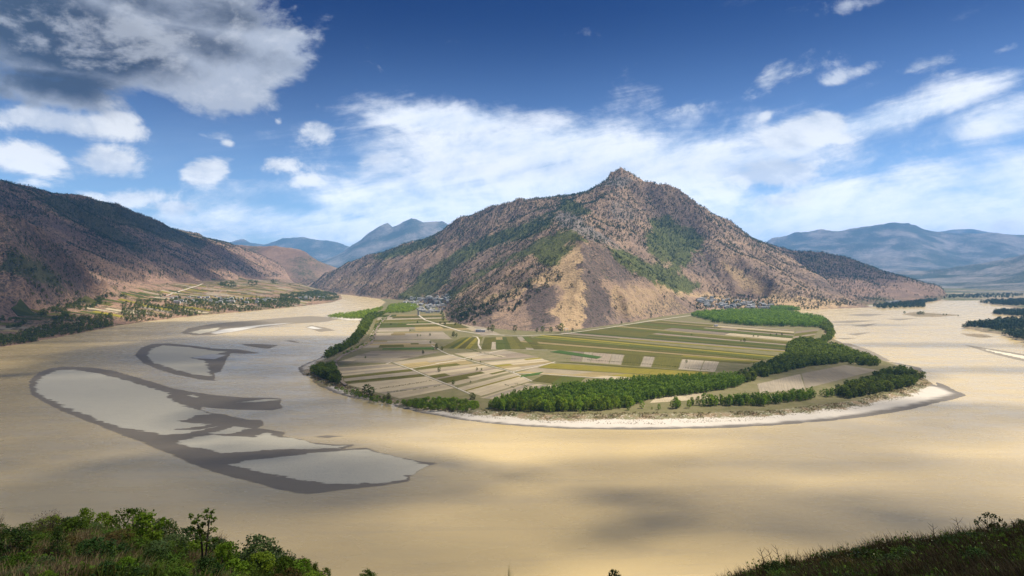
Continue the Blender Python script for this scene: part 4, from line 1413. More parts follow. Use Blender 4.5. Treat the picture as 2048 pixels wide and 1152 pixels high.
def build_woods():
    rng = np.random.default_rng(5)
    # poplar plantation behind the beach
    A = scatter([(975, 817), (1000, 806), (1050, 792), (1090, 787), (1150, 777), (1220, 771), (1290, 764), (1400, 760), (1470, 757), (1490, 766), (1470, 776), (1380, 790), (1296, 800), (1262, 815), (1200, 822), (1100, 824), (1000, 821)], 5.6, seed=1)
    B = scatter([(800, 806), (830, 800), (850, 797), (905, 800), (950, 806), (962, 816), (925, 822), (860, 818), (815, 812)], 6.5, seed=2)
    D = scatter([(1345, 818), (1400, 815), (1450, 812), (1530, 812), (1570, 806), (1620, 800), (1664, 796), (1668, 789), (1610, 793), (1550, 799), (1500, 803), (1420, 808), (1350, 812)], 6.5, seed=3, thin=0.36)
    P = order_near(np.concatenate([A, D]))
    for i, (x, y) in enumerate(P[:286]):
        if x > 250:
            l, g = 'green poplar in the loose row between the tan field and the beach scrub', 'poplars of the row before the tan field'
        elif y < 850:
            l, g = 'front poplar of the plantation, its foot at the edge of the sand', 'poplars along the front of the plantation'
        elif x < 60:
            l, g = 'poplar in the left half of the plantation behind the sandy beach', 'poplars in the left half of the plantation'
        else:
            l, g = 'poplar in the right half of the plantation behind the sandy beach', 'poplars in the right half of the plantation'
        POPLAR.place(x, y, 3.6 if y > 850 else 2.6, rng.uniform(0.5, 1.2), l, g)
    for i, (x, y) in enumerate(B):
        SHOREB.place(x, y, 2.9, rng.uniform(0.5, 1.2), 'low bright green bush of the thicket left of the poplar plantation', 'bushes left of the plantation')
    E = scatter([(668, 770), (700, 776), (760, 797), (800, 803), (800, 810), (750, 803), (690, 786), (664, 778)], 9, seed=71, thin=0.42)
    E2 = scatter([(690, 712), (748, 682), (756, 660), (775, 636), (768, 632), (748, 655), (738, 680), (684, 706)], 13, seed=72, thin=0.40)
    for (x, y) in np.concatenate([E, E2]):
        SHOREB.place(x, y, 2.7, rng.uniform(0.35, 1.0), 'rough green bush on the left bank below the levee', 'bushes on the left bank')
    R = P[286:]
    forest('poplar_grove', np.column_stack([R, np.full(len(R), 3.8)]), rng.uniform(9, 16, len(R)), FP_POP, L_POP, 'dense green poplar plantation reaching back to the fields', seed=11)
    # willows and oaks on the right bank of the peninsula
    w1 = scatter([(1475, 757), (1500, 746), (1540, 728), (1572, 712), (1578, 692), (1600, 682), (1640, 690), (1690, 700), (1730, 714), (1762, 726), (1750, 733), (1690, 727), (1620, 732), (1585, 740), (1520, 757), (1490, 768)], 8.5, seed=4, thin=0.27)
    w2 = scatter([(1672, 792), (1682, 776), (1735, 766), (1765, 747), (1815, 744), (1846, 756), (1830, 770), (1770, 784), (1700, 797)], 8.5, seed=5, thin=0.27)
    w3 = scatter([(1580, 694), (1600, 682), (1640, 684), (1660, 668), (1640, 655), (1652, 642), (1664, 655), (1668, 672), (1650, 690)], 10, seed=6)
    w4 = scatter([(770, 627), (745, 640), (735, 662), (712, 688), (660, 716), (648, 720), (648, 711), (690, 691), (712, 670), (724, 646), (738, 630)], 9, seed=7)
    w5 = scatter([(622, 744), (640, 737), (670, 738), (682, 765), (672, 768), (650, 758)], 7.5, seed=8)
    P = order_near(np.concatenate([w1, w2, w3, w4, w5]))
    P = P[np.lexsort((P[:, 1],))]
    lab = {1: ('dark green willow in the thick wood on the right shore of the peninsula', 'willows on the right shore'), 0: ('dark green willow in the belt along the left shore of the peninsula', 'willows on the left shore')}
    for x, y in P[:290]:
        l, g = lab[int(x > 200)]
        if x > 200:
            px, py = 1024 + F * x / y, Y0 + F * (H - 3) / y
            if px > 1662 and py > 742:
                l, g = 'dark green tree in the wood on the tip of the peninsula beyond the tan field', 'trees on the tip of the peninsula'
            elif px > 1640:
                l, g = 'dark green tree along the river side of the tan field', 'trees on the river side of the tan field'
            elif py > 735:
                l, g = 'dark green tree in the belt between plantation and tan field', 'trees between plantation and tan field'
        elif px_(x, y) < 690:
            l, g = 'dark green tree in the clump at the leftmost point of the peninsula', 'trees at the leftmost point'
        WILLOW.place(x, y, 3.4, rng.uniform(0.55, 1.15), l, g)
    R = P[290:]
    f1 = scatter([(1382, 632), (1400, 627), (1480, 623), (1560, 625), (1640, 638), (1655, 646), (1636, 655), (1500, 652), (1430, 645)], 15, seed=9)
    f2 = scatter([(1545, 622), (1600, 622), (1580, 617), (1540, 618)], 14, seed=19)
    forest('riverside_woodland', np.column_stack([R, np.full(len(R), 3.6)]), rng.uniform(8, 16, len(R)), FP_WIL, L_WIL, 'further trees of the belt round the peninsula', seed=12)
    R = np.concatenate([f1, f2])
    forest('plantation_forest', np.column_stack([R, np.full(len(R), 3.6)]), rng.uniform(13, 22, len(R)), FP_POP, L_POP, 'even dark green plantation block at the far edge of the fields', seed=13, wide=1.5)
    # left bank of the river
    q = []
    b1 = scatter([(-60, 696), (0, 692), (60, 683), (130, 670), (190, 658), (228, 650), (222, 642), (150, 652), (80, 665), (0, 677), (-60, 680)], 13, seed=21, thin=0.3)
    b2 = scatter([(240, 647), (300, 640), (400, 629), (500, 621), (600, 611), (600, 604), (500, 610), (400, 617), (300, 624), (245, 632)], 17, seed=22, thin=0.40)
    b3 = scatter([(560, 610), (660, 602), (679, 596), (672, 589), (640, 588), (610, 594), (560, 602)], 18, seed=23, thin=0.42)
    b4 = scatter([(0, 668), (120, 650), (225, 636), (225, 628), (120, 638), (0, 650)], 16, seed=24, thin=0.62)
    for b in (b1, b2, b3, b4):
        q.append(np.column_stack([b, TL.at(b[:, 0], b[:, 1])]))
    for poly, step, th in (([(330, 606), (430, 609), (560, 606), (650, 597), (640, 588), (560, 594), (470, 596), (420, 590), (350, 596)], 60, 0.56), ([(100, 620), (300, 600), (420, 585), (500, 575), (420, 566), (280, 568), (190, 590)], 90, 0.66),
                           ([(440, 575), (560, 570), (640, 575), (650, 566), (520, 558), (440, 566)], 55, 0.47), ([(0, 640), (90, 625), (190, 596), (230, 600), (130, 640), (0, 660)], 60, 0.62)):
        pp = []
        r2 = np.random.default_rng(int(step))
        P2 = np.array(poly, float)
        cand = np.column_stack([r2.uniform(P2[:, 0].min(), P2[:, 0].max(), 4200), r2.uniform(P2[:, 1].min(), P2[:, 1].max(), 4200)])
        cand = cand[sdf(cand[:, 0], cand[:, 1], P2) > 0][:int(30000 / step)]
        for cx, cy in cand:
            if vnoise(np.array(cx / 22.0), np.array(cy / 9.0), 77) < th:
                continue
            h_ = hit(cx, cy, TL)
            if h_:
                pp.append(h_)
        if pp:
            q.append(np.array(pp))
    Q = np.concatenate(q)
    Q = Q[Q[:, 2] > 0.4]
    forest('riverside_forest', Q, rng.uniform(5.5, 13, len(Q)), FP_WIL, L_WIL, 'dark belt of trees along the left bank and round the far village', seed=14)
    print('left', len(Q))
    # right side islands and banks
    R = []
    for poly, st, z in (([(1926, 655), (1942, 650), (2000, 642), (2100, 640), (2400, 650), (2400, 740), (2060, 686), (2005, 669), (1990, 660), (1960, 655)], 17, 4.5), ([(1982, 627), (2000, 622), (2100, 622), (2300, 630), (2100, 633), (2040, 632)], 16, 3.5),
                        ([(1958, 606), (1985, 602), (2100, 599), (2400, 602), (2100, 617), (2030, 614)], 24, 5.5)):
        a = scatter(poly, st, seed=int(st * 3), thin=0.36)
        R.append(np.column_stack([a, np.full(len(a), z)]))
    a = scatter([(1740, 612), (1800, 607), (1868, 600), (1878, 601), (1850, 606), (1850, 614), (1760, 617)], 22, seed=33, thin=0.25)
    R.append(np.column_stack([a, np.maximum(ground_z(a[:, 0], a[:, 1]), 3)]))
    a = scatter([(1850, 597), (2048, 595), (2048, 588), (1850, 590)], 48, seed=34, thin=0.4)
    R.append(np.column_stack([a, np.full(len(a), 3.0)]))
    R = np.concatenate(R)
    forest('riverbank_woods', R, rng.uniform(10, 19, len(R)), FP_WIL, L_DARK, 'dark woods on the islands and banks of the right river', seed=15)
    # brush and green undergrowth near the left village
    a = scatter([(768, 627), (778, 612), (800, 608), (830, 610), (838, 618), (815, 625)], 14, seed=35)
    b = scatter([(655, 632), (700, 627), (740, 621), (765, 615), (762, 620), (728, 636), (700, 637), (660, 634)], 12, seed=36)
    R = np.concatenate([np.column_stack([a, np.full(len(a), 3.6)]), np.column_stack([b, np.full(len(b), 1.4)])])
    pp = []
    r2 = np.random.default_rng(88)
    for x0, x1, y0, y1, n in ((1392, 1555, 594, 619, 330), (800, 905, 594, 626, 90), (1555, 1640, 613, 619, 60), (880, 950, 600, 652, 90)):
        for _ in range(n):
            h_ = hit(r2.uniform(x0, x1), r2.uniform(y0, y1))
            if h_ and h_[2] < 75:
                pp.append(h_)
    forest('village_woods', np.array(pp), rng.uniform(4, 11, len(pp)), FP_WIL, L_WIL, 'trees standing between the houses of the two villages at the mountain foot', seed=17)
    forest('willow_woods', R, rng.uniform(5, 15, len(R)), FP_POP, L_POP, 'fresh green woods between the inlet and the left village', seed=16, wide=1.6)


def build_shore_scrub():
    rng = np.random.default_rng(41)
    P = scatter([(600, 742), (650, 770), (760, 804), (900, 830), (1100, 846), (1300, 849), (1500, 842), (1700, 822), (1840, 790), (1860, 765), (1840, 768), (1700, 806), (1550, 824), (1400, 829), (1250, 829), (1100, 832), (960, 822), (850, 811), (760, 795), (690, 772), (660, 760)], 2.6, 1.5, seed=42, thin=0.47)
    z = np.full(len(P), 1.7)
    s_ = sdf(P[:, 0], P[:, 1], WP(BANK, 1.5))
    z = 1.3 + 2.0 * smooth01(s_, -8, 6)
    hs = rng.uniform(0.5, 2.0, len(P)) * (0.6 + 0.6 * smooth01(s_, -20, 0))
    pr = far_protos(680, 2.0, 1.2, 0.1, 5, 4, 0.5, 'oval', 4, False)
    k = rng.uniform(0, 1, len(P)) < 0.5
    forest('shore_vegetation', np.column_stack([P, z])[k], hs[k], pr, mat_leaf('shore_leaf', (0.085, 0.095, 0.022), (0.15, 0.155, 0.035), 0.2), 'low green tufts scattered along the edge of the beach', seed=43)
    forest('shore_weeds', np.column_stack([P, z])[~k], hs[~k], pr, mat_leaf('dry_weed', (0.17, 0.105, 0.045), (0.26, 0.18, 0.08), 0.2), 'dry reddish weeds along the edge of the beach', seed=44)


def build_single_trees():
    rng = np.random.default_rng(17)
    spots = [(860, 672, 9, 'slim dark tree on the field edge below the left village'), (907, 674, 17, 'tallest tree of the pair in the middle of the left fields'), (913, 674, 11, 'shorter tree of the pair in the middle of the left fields'),
             (861, 687, 8, 'small round tree beside the crossing of the field paths'), (873, 699, 15, 'big dark tree at the end of the hedge line'), (884, 701, 10, 'smaller tree right of the big dark tree at the hedge'),
             (846, 708, 9, 'lone slender tree just below the green hedge'), (878, 744, 10, 'lone tree standing on the brown fallow plot'), (906, 770, 9, 'lone tree by the meeting of two paths near the front grove'),
             (943, 721, 5, 'little tree on the path across the pale plots'), (961, 725, 4, 'tiny bushy tree beyond the path across the pale plots'), (954, 741, 6, 'rounded tree among low bushes on the pale plots'), (963, 741, 5, 'lighter tree beside the rounded tree on the pale plots'),
             (820, 663, 8, 'dark tree at the head of the field ditch'), (835, 673, 7, 'left tree of a close pair on the ditch'), (841, 673, 6, 'right tree of a close pair on the ditch'), (782, 650, 7, 'small tree alone in the upper left plots'),
             (835, 647, 10, 'thin upright tree in front of the left village road'), (941, 766, 4, 'tiny sapling on the yellow-green strip'), (731, 717, 6, 'bare little tree on the wide grey plot at left'),
             (1489, 684, 10, 'dark tree in the olive fields before the far plantation'), (1482, 683, 6, 'low bush-like tree beside the dark tree in the olive fields'), (1507, 674, 6, 'left end of the short tree row in the far fields'), (1516, 674, 6, 'middle of the short tree row in the far fields'),
             (1541, 671, 6, 'first tree of the long row near the right wood'), (1553, 671, 7, 'second tree of the long row near the right wood'), (1564, 671, 8, 'tallest tree closing the long row near the right wood'), (1373, 726, 7, 'slim tree on the grey plots right of the middle'), (1383, 670, 5, 'speck of a tree in the olive fields'),
             (985, 664, 24, 'dark bushy tree beside the white farm building'), (977, 662, 15, 'lower dark tree touching the white farm building'), (1030, 664, 22, 'round green tree at the foot of the spur'), (1074, 665, 14, 'left tree of the row under the dark slope'),
             (1085, 665, 20, 'dark full tree in the row under the dark slope'), (1102, 665, 18, 'dark tree between two taller ones at the slope foot'), (1122, 665, 30, 'tallest tree at the foot of the spur by the open shelter'), (1145, 663, 12, 'small tree right of the open shelter'),
             (1243, 648, 12, 'lone tree where the road leaves the spur'), (895, 636, 18, 'dark tree at the lowest end of the gully'), (1560, 617, 16, 'dark tree under the yellow cliff')]
    for px, py, h, lab in spots:
        x, y, _ = W(px, py, 4)
        FIELDT.place(x, y, max(3.9, min(float(ground_z(x, y)), 14)), h / 12.0, lab, wide=1.25)
    for px, py, h, lab in ((733, 789, 17, 'big dark tree on the bank at the left point of the peninsula'), (743, 791, 14, 'tree leaning against the big dark one on the left bank'), (777, 797, 9, 'small tree right of the big pair on the left bank'), (769, 799, 7, 'shrubby tree low on the left bank'),
                           (945, 800, 12, 'round tree at the left end of the plantation')):
        x, y, _ = W(px, py, 3)
        e = FIELDT.place(x, y, 2.4, h / 12.0, lab, wide=1.5)
    for px, py, h, lab in ((1284, 818, 12, 'young poplar at the right corner of the plantation on the sand'), (1318, 821, 10, 'lone young tree standing on the pale sand'), (1304, 820, 5, 'tiny sapling left of the lone young tree'), (1344, 817, 12, 'left of two young trees beside the ditch'), (1354, 817, 11, 'right of two young trees beside the ditch'),
                           (1256, 822, 9, 'sapling with its shadow on the beach edge'), (1160, 828, 7, 'low sapling in front of the plantation'), (1107, 826, 10, 'bushy sapling standing forward on the beach'), (1480, 808, 14, 'slender young tree rising above the front row')):
        x, y, _ = W(px, py, 3)
        BEACHT.place(x, y, 2.6, h / 10.0, lab)
    for px, py, h in ((1809, 627, 12), (1840, 629, 17), (1846, 629, 15), (1836, 629, 13), (1887, 630, 7), (1893, 630, 7), (1916, 632, 6)):
        x, y, _ = W(px, py, 2)
        WILLOW.place(x, y, 1.6, h / 14, {1809: 'round tree alone at the left end of the low island', 1840: 'largest dark tree on the low island', 1846: 'tree at the right of the clump on the low island', 1836: 'tree at the left of the clump on the low island',
                                         1887: 'left of two small bushes on the low island', 1893: 'right of two small bushes on the low island', 1916: 'bush at the right tip of the low island'}[px])


def build_hill_trees():
    rng = np.random.default_rng(23)
    allp = []
    for T, n, area in ((TM, 165000, 'main'), (TH, 40000, 'hill'), (TL, 150000, 'left')):
        x = rng.uniform(T.x[0], T.x[-1], n); y = rng.uniform(T.y[0], T.y[-1], n)
        d = T.at(x, y, T.dens); z = T.at(x, y)
        k = (rng.uniform(0, 1, n) < d * (1.0 if area != 'left' else 0.9)) & visible(x, y, z + 12, 0.004)
        g = T.at(x, y, T.green) if hasattr(T, 'green') else np.zeros(n)
        allp.append(np.column_stack([x, y, z - 0.5, g])[k])
    M, Hh, Lf = allp
    # the trees nearest on the spur and its gullies stand singly
    o = np.argsort(M[:, 1] - 900 * (M[:, 2] < 300))
    M = M[o]
    vis = visible(M[:, 0], M[:, 1], M[:, 2] + 4, 0.0)
    near = np.nonzero(vis)[0][:290]
    protos = []
    for i in range(5):
        V, Fc, t = crown_mesh(700 + i, 11, 4.4, 0.9, 12, 6, 1.5, 'oval', 0.45)
        tv, tf = tube([(0, 0, -1), (0, 0, 6)], [0.3, 0.12], 4)
        me = mesh_obj('hillside_tree', V, Fc, L_HILL if i % 2 else L_DARK, attrs=dict(tone=t), link=False)
        protos.append(me)
    for j, i in enumerate(near):
        x, y, z, _ = M[i]
        ob = bpy.data.objects.new('hillside_tree', protos[j % 5])
        C.objects.link(ob)
        ob.location = (x, y, z)
        ob.rotation_euler = (0, 0, rng.uniform(0, 6.28))
        s = rng.uniform(0.6, 1.35)
        ob.scale = (s, s, s * rng.uniform(0.8, 1.15))
        q = px_(x, y)
        if q < 960:
            l, g = 'dark bushy tree in the scrubby corner of the spur beside the left village', 'trees on the spur by the left village'
        elif q < 1080:
            l, g = 'dark bushy tree along the gully on the left side of the spur', 'trees along the left gully of the spur'
        elif q < 1200:
            l, g = 'dark bushy tree dotted over the golden front of the spur', 'trees on the front of the spur'
        else:
            l, g = 'dark bushy tree on the right flank of the spur towards the right village', 'trees on the right flank of the spur'
        tag(ob, l, 'tree', g)
    rest = np.delete(M, near, 0)
    n = 60000
    x = rng.uniform(TM.x[0], TM.x[-1], n); y = rng.uniform(TM.y[0], TM.y[-1], n)
    g, z = TM.at(x, y, TM.green), TM.at(x, y)
    k = (rng.uniform(0.25, 1.1, n) < g) & (z > 12) & visible(x, y, z + 6, 0.002)
    forest('green_scrub', np.column_stack([x, y, z - 0.4])[k], rng.uniform(3, 7.5, k.sum()), FP_HILL, mat_leaf('green_scrub_leaf', (0.075, 0.105, 0.016), (0.135, 0.165, 0.026), 0.2), 'fresh green scrub filling the damp hollows of the pointed mountain', 0.5, 55)
    k = rest[:, 2] > 330
    forest('mountain_woods', rest[~k][:, :3], rng.uniform(6, 14, (~k).sum()), FP_HILL, L_HILL, 'scattered dark scrub trees on the flanks of the pointed mountain', 0.5, 51)
    forest('mountain_forest', rest[k][:, :3], rng.uniform(8, 16, k.sum()), FP_PINE + FP_HILL, L_DARK, 'dark pines crowding the upper slopes of the pointed mountain', 0.5, 52)
    forest('hill_forest', Hh[:, :3], rng.uniform(8, 15, len(Hh)), FP_PINE + FP_HILL, L_DARK, 'dark trees covering the lower hill behind', 0.5, 53)
    forest('slope_forest', Lf[:, :3], rng.uniform(7, 15, len(Lf)), FP_PINE + FP_HILL, L_DARK, 'scattered dark trees over the long left slope', 0.5, 54)
    print('trees', len(M), len(Hh), len(Lf))


# ------------------------------------------------------------------ fields
FIELD = {}


def mat_field(name, a, b, rows=0.9, rough=0.95):
    m, w = new_mat(name)
    tc = w.node('ShaderNodeTexCoord').outputs['Object']
    st = w.noise(w.vmath('MULTIPLY', tc, (0.012, 0.55, 1)), 1.0, 4, 0.7)
    bl = w.noise(pos(w), 0.035, 4, 0.6)
    fine = w.noise(pos(w), 0.9, 3, 0.6)
    c = w.mix(w.ramp(st, 0.38, 0.62), a, b)
    c = w.mix(w.ramp(bl, 0.45, 0.7, 0, 0.5), c, tuple(x * 0.78 for x in b))
    c = w.mix(w.ramp(fine, 0.5, 0.75, 0, 0.25), c, tuple(x * 0.6 for x in a))
    r = w.node('ShaderNodeObjectInfo').outputs['Random']
    hs = w.node('ShaderNodeHueSaturation')
    w.put(hs.inputs['Color'], c)
    w.put(hs.inputs['Value'], w.ramp(r, 0, 1, 0.80, 1.2, False))
    finish(w, hs.outputs[0], rough, 0.1, fine, 0.5, 0.2)
    FIELD[name] = m


mat_field('pale_soil', (0.385, 0.315, 0.21), (0.32, 0.26, 0.17))
mat_field('grey_soil', (0.30, 0.25, 0.18), (0.24, 0.20, 0.145))
mat_field('brown_soil', (0.255, 0.20, 0.145), (0.20, 0.16, 0.115))
mat_field('stubble', (0.30, 0.225, 0.105), (0.24, 0.185, 0.085))
mat_field('wheat', (0.225, 0.18, 0.026), (0.175, 0.15, 0.023))
mat_field('olive_crop', (0.112, 0.098, 0.020), (0.088, 0.082, 0.017))
mat_field('green_crop', (0.080, 0.088, 0.017), (0.064, 0.074, 0.014))
mat_field('dark_crop', (0.045, 0.085, 0.016), (0.06, 0.105, 0.02))


def plot(quad, kind, h, parent, z0=4.0, zf=None, gap=0.6):
    """one field plot: a low slab with uneven edges, its rows along its long side"""
    Q = np.array(quad, float)
    c = Q.mean(0)
    d = (Q[1] - Q[0]) + (Q[2] - Q[3])
    a = math.atan2(d[1], d[0])
    ca, sa = math.cos(-a), math.sin(-a)
    n = 6
    ring = []
    for k in range(4):
        p, q = Q[k], Q[(k + 1) % 4]
        e = q - p
        nn = np.array([-e[1], e[0]]) / (np.hypot(*e) + 1e-9)
        for i in range(n if k % 2 == 0 else 2):
            t = i / (n if k % 2 == 0 else 2)
            j = random.uniform(0, gap) * 1.6 + gap * 0.3
            ring.append(p + e * t + nn * j)
    ring = np.array(ring)
    m = len(ring)
    L = ring - c
    L = np.stack([L[:, 0] * ca - L[:, 1] * sa, L[:, 0] * sa + L[:, 1] * ca], -1)
    if zf is None:
        zt = np.full(m, z0 + h); zc = z0 + h; zb = np.full(m, z0 - 0.4)
    else:
        g = zf(ring[:, 0], ring[:, 1])
        zt = g + h + 0.5; zc = float(zf(c[0], c[1])) + h + 0.5; zb = g - 3.0
    V = [(x, y, z) for (x, y), z in zip(L * 0.985, zt)] + [(x, y, z) for (x, y), z in zip(L, zb)] + [(0, 0, zc)]
    Fc = []
    for i in range(m):
        j = (i + 1) % m
        Fc.append((i, m + i, m + j, j))
        # top fan as degenerate-free quads every two edges
    for i in range(0, m, 2):
        Fc.append((2 * m, i, (i + 1) % m, (i + 2) % m))
    me = bpy.data.meshes.new('field_plot')
    me.from_pydata(V, [], Fc)
    me.materials.append(FIELD[kind])
    o = bpy.data.objects.new('field_plot', me)
    C.objects.link(o)
    o.location = (c[0], c[1], 0)
    o.rotation_euler = (0, 0, a)
    o.parent = parent
    return o


def block(pxq, n, kinds, parent, cuts=(0, 0), seed=0, wmin=0.5):
    """quad A B C D of the photograph split into strips that run along A->B"""
    r = random.Random(seed)
    A, B, Cc, D = [np.array(W(x, y, 4)[:2]) for x, y in pxq]
    ws = [r.uniform(wmin, 1.6) for _ in range(n)]
    tot = sum(ws)
    t = 0.0
    bag = [k for k, q in kinds for _ in range(q)]
    last = None
    for wv in ws:
        t0, t1 = t / tot, (t + wv) / tot
        t += wv
        p0, p1 = A + (D - A) * t0, B + (Cc - B) * t0
        q0, q1 = A + (D - A) * t1, B + (Cc - B) * t1
        m = 1 + r.randint(*cuts)
        cs = [0] + sorted(r.uniform(0.2, 0.8) for _ in range(m - 1)) + [1]
        for s0, s1 in zip(cs[:-1], cs[1:]):
            if s1 - s0 < 0.05:
                continue
            k = r.choice(bag)
            if k == last:
                k = r.choice(bag)
            last = k
            h = {'wheat': 0.45, 'olive_crop': 0.4, 'green_crop': 0.38, 'dark_crop': 0.7}.get(k, 0.12) * r.uniform(0.8, 1.15)
            plot([p0 + (p1 - p0) * s0, p0 + (p1 - p0) * s1, q0 + (q1 - q0) * s1, q0 + (q1 - q0) * s0], k, h, parent)


def ribbon(name, pts, width, z, mat, label, h=0.6, zf=None):
    P = np.array(pts, float)
    # finer steps along the line
    seg = [P[0]]
    for a, b in zip(P[:-1], P[1:]):
        n = max(1, int(np.hypot(*(b - a)) / 25))
        for i in range(1, n + 1):
            seg.append(a + (b - a) * i / n)
    P = np.array(seg)
    T = np.gradient(P, axis=0)
    T /= np.linalg.norm(T, axis=1)[:, None] + 1e-9
    N = np.stack([-T[:, 1], T[:, 0]], -1)
    wv = width * (0.85 + 0.3 * vnoise(np.arange(len(P)) * 0.35, np.zeros(len(P)), 5))[:, None] / 2
    L, R = P + N * wv, P - N * wv
    zz = (lambda q: np.full(len(q), z)) if zf is None else (lambda q: zf(q[:, 0], q[:, 1]) + z)
    rows = [np.column_stack([L + N * 0.4, zz(L) - 1.2]), np.column_stack([L, zz(L) + h]), np.column_stack([R, zz(R) + h]), np.column_stack([R - N * 0.4, zz(R) - 1.2])]
    V = np.stack(rows, 1).reshape(-1, 3)
    n = len(P)
    Fc = [(i * 4 + k, i * 4 + k + 1, (i + 1) * 4 + k + 1, (i + 1) * 4 + k) for i in range(n - 1) for k in range(3)]
    o = mesh_obj(name, V, Fc, mat)
    tag(o, label, None, kind='structure')
    return o


def build_fields():
    g = bpy.data.objects['ground']
    S_, B_, G_, T_, W_, O_, N_, D_ = 'pale_soil', 'brown_soil', 'grey_soil', 'stubble', 'wheat', 'olive_crop', 'green_crop', 'dark_crop'
    bl = [
        ([(674, 724), (776, 726), (884, 703), (742, 702)], 7, [(G_, 4), (S_, 3), (B_, 1)], (0, 1)),
        ([(677, 735), (782, 727), (818, 738), (684, 752)], 6, [(G_, 4), (S_, 3)], (0, 1)),
        ([(686, 754), (820, 739), (850, 752), (690, 767)], 3, [(S_, 3), (O_, 1), (G_, 2)], (0, 0)),
        ([(695, 769), (852, 753), (908, 776), (800, 797)], 8, [(S_, 6), (G_, 1)], (0, 0)),
        ([(786, 724), (905, 709), (948, 727), (832, 739)], 7, [(S_, 3), (T_, 2), (O_, 1), (G_, 2)], (0, 1)),
        ([(834, 741), (955, 727), (1020, 744), (906, 772)], 9, [(S_, 4), (O_, 2), (B_, 1), (T_, 1)], (0, 1)),
        ([(915, 776), (1030, 746), (1060, 762), (962, 792)], 7, [(S_, 4), (N_, 1), (W_, 2)], (0, 0)),
        ([(960, 796), (1055, 766), (1122, 772), (1030, 802)], 7, [(S_, 5), (G_, 1)], (0, 0)),
        ([(908, 707), (1010, 700), (1072, 713), (956, 722)], 4, [(S_, 2), (G_, 3), (B_, 1)], (0, 1)),
        ([(962, 724), (1075, 714), (1120, 730), (1026, 742)], 8, [(S_, 5), (W_, 1), (T_, 1), (G_, 1)], (0, 1)),
        ([(1074, 735), (1100, 727), (1420, 745), (1400, 756)], 1, [(W_, 1)], (0, 0)),
        ([(1030, 746), (1070, 736), (1400, 758), (1290, 762)], 3, [(S_, 2), (T_, 2), (W_, 1)], (0, 1)),
        ([(1064, 762), (1088, 750), (1170, 756), (1150, 773)], 2, [(N_, 2), (O_, 1)], (0, 0)),
        ([(1040, 755), (1044, 751), (1086, 744), (1078, 749)], 1, [(D_, 1)], (0, 0)),
        ([(1145, 702), (1140, 722), (1430, 744), (1440, 722)], 9, [(G_, 6), (B_, 3), (O_, 1)], (0, 0)),
        ([(1112, 724), (1138, 724), (1430, 745), (1425, 748)], 1, [(O_, 1)], (0, 0)),
        ([(1100, 704), (1118, 701), (1204, 714), (1194, 718)], 1, [(D_, 1)], (0, 0)),
        ([(1000, 690), (1100, 666), (1600, 700), (1450, 728)], 1, [(O_, 1)], (0, 0)),
        ([(1100, 664), (1280, 645), (1575, 662), (1590, 694)], 1, [(O_, 1)], (0, 0)),
        ([(760, 630), (880, 628), (905, 640), (750, 645)], 5, [(O_, 3), (T_, 2), (N_, 2), (G_, 1)], (0, 2)),
        ([(750, 647), (905, 642), (950, 660), (744, 664)], 5, [(O_, 3), (N_, 3), (T_, 2), (S_, 1), (G_, 2)], (1, 2)),
        ([(742, 666), (885, 663), (905, 678), (735, 680)], 4, [(G_, 3), (S_, 2), (O_, 1), (T_, 1)], (0, 2)),
        ([(732, 682), (860, 680), (880, 692), (715, 696)], 4, [(O_, 2), (G_, 3), (T_, 2)], (0, 2)),
        ([(765, 699), (765, 697), (868, 695), (868, 699)], 1, [(D_, 1)], (0, 0)),
        ([(880, 697), (924, 675), (966, 674), (954, 698)], 6, [(N_, 3), (W_, 1), (O_, 3), (G_, 1)], (0, 0)),
        ([(962, 699), (970, 675), (1060, 673), (1092, 699)], 9, [(N_, 3), (G_, 2), (O_, 3), (T_, 1)], (0, 1)),
        ([(900, 641), (912, 632), (1000, 668), (965, 672)], 4, [(G_, 3), (B_, 1), (O_, 2), (S_, 1)], (1, 2)),
        ([(1520, 786), (1515, 768), (1600, 748), (1610, 778)], 2, [(G_, 1)], (0, 0)),
        ([(1612, 777), (1603, 747), (1690, 730), (1755, 740)], 2, [(G_, 1)], (0, 0)),
        ([(1592, 663), (1638, 658), (1625, 676), (1582, 684)], 4, [(O_, 3), (T_, 2), (B_, 1)], (0, 0)),
        ([(1300, 806), (1310, 797), (1400, 786), (1440, 796)], 2, [(S_, 2)], (0, 0)),
    ]
    for i, (q, n, kinds, cuts) in enumerate(bl):
        if n == 1 and i in (17, 18):
            continue
        block(q, n, kinds, g, cuts, 100 + i)
    # the long olive strips run from upper left to lower right
    block([(1075, 668), (1335, 660), (1600, 690), (1090, 676)], 1, [(O_, 1)], g, (0, 0), 201) if False else None
    block([(1090, 668), (1560, 712), (1500, 728), (1005, 692)], 13, [(O_, 7), (W_, 1), (N_, 3), (T_, 1)], g, (0, 1), 202, 0.25)
    block([(1230, 652), (1590, 684), (1575, 705), (1105, 668)], 11, [(O_, 7), (W_, 1), (N_, 3), (T_, 1), (B_, 1)], g, (0, 2), 203, 0.3)
    block([(1330, 640), (1590, 660), (1585, 682), (1235, 651)], 9, [(O_, 6), (T_, 1), (B_, 2), (N_, 2), (S_, 1)], g, (0, 2), 204, 0.3)
    # left valley
    hs = bpy.data.objects['hillside']
    r = random.Random(9)
    cells = []
    for yy in np.arange(1900, 6500, 62):
        for xx in np.arange(-3600, -1000, 150):
            x, y = xx + r.uniform(-40, 40), yy + r.uniform(-14, 14)
            if TL.at(x, y, TL.val) > 0.85 and TL.at(x, y, TL.inside) > 70 and vnoise(np.array(x / 260), np.array(y / 200), 88) > 0.30 and abs(x / y) < 0.84 and visible(np.array([x]), np.array([y]), np.array([TL.at(x, y) + 3.0]))[0]:
                cells.append((y, x))
    cells.sort(); print('cells', len(cells))
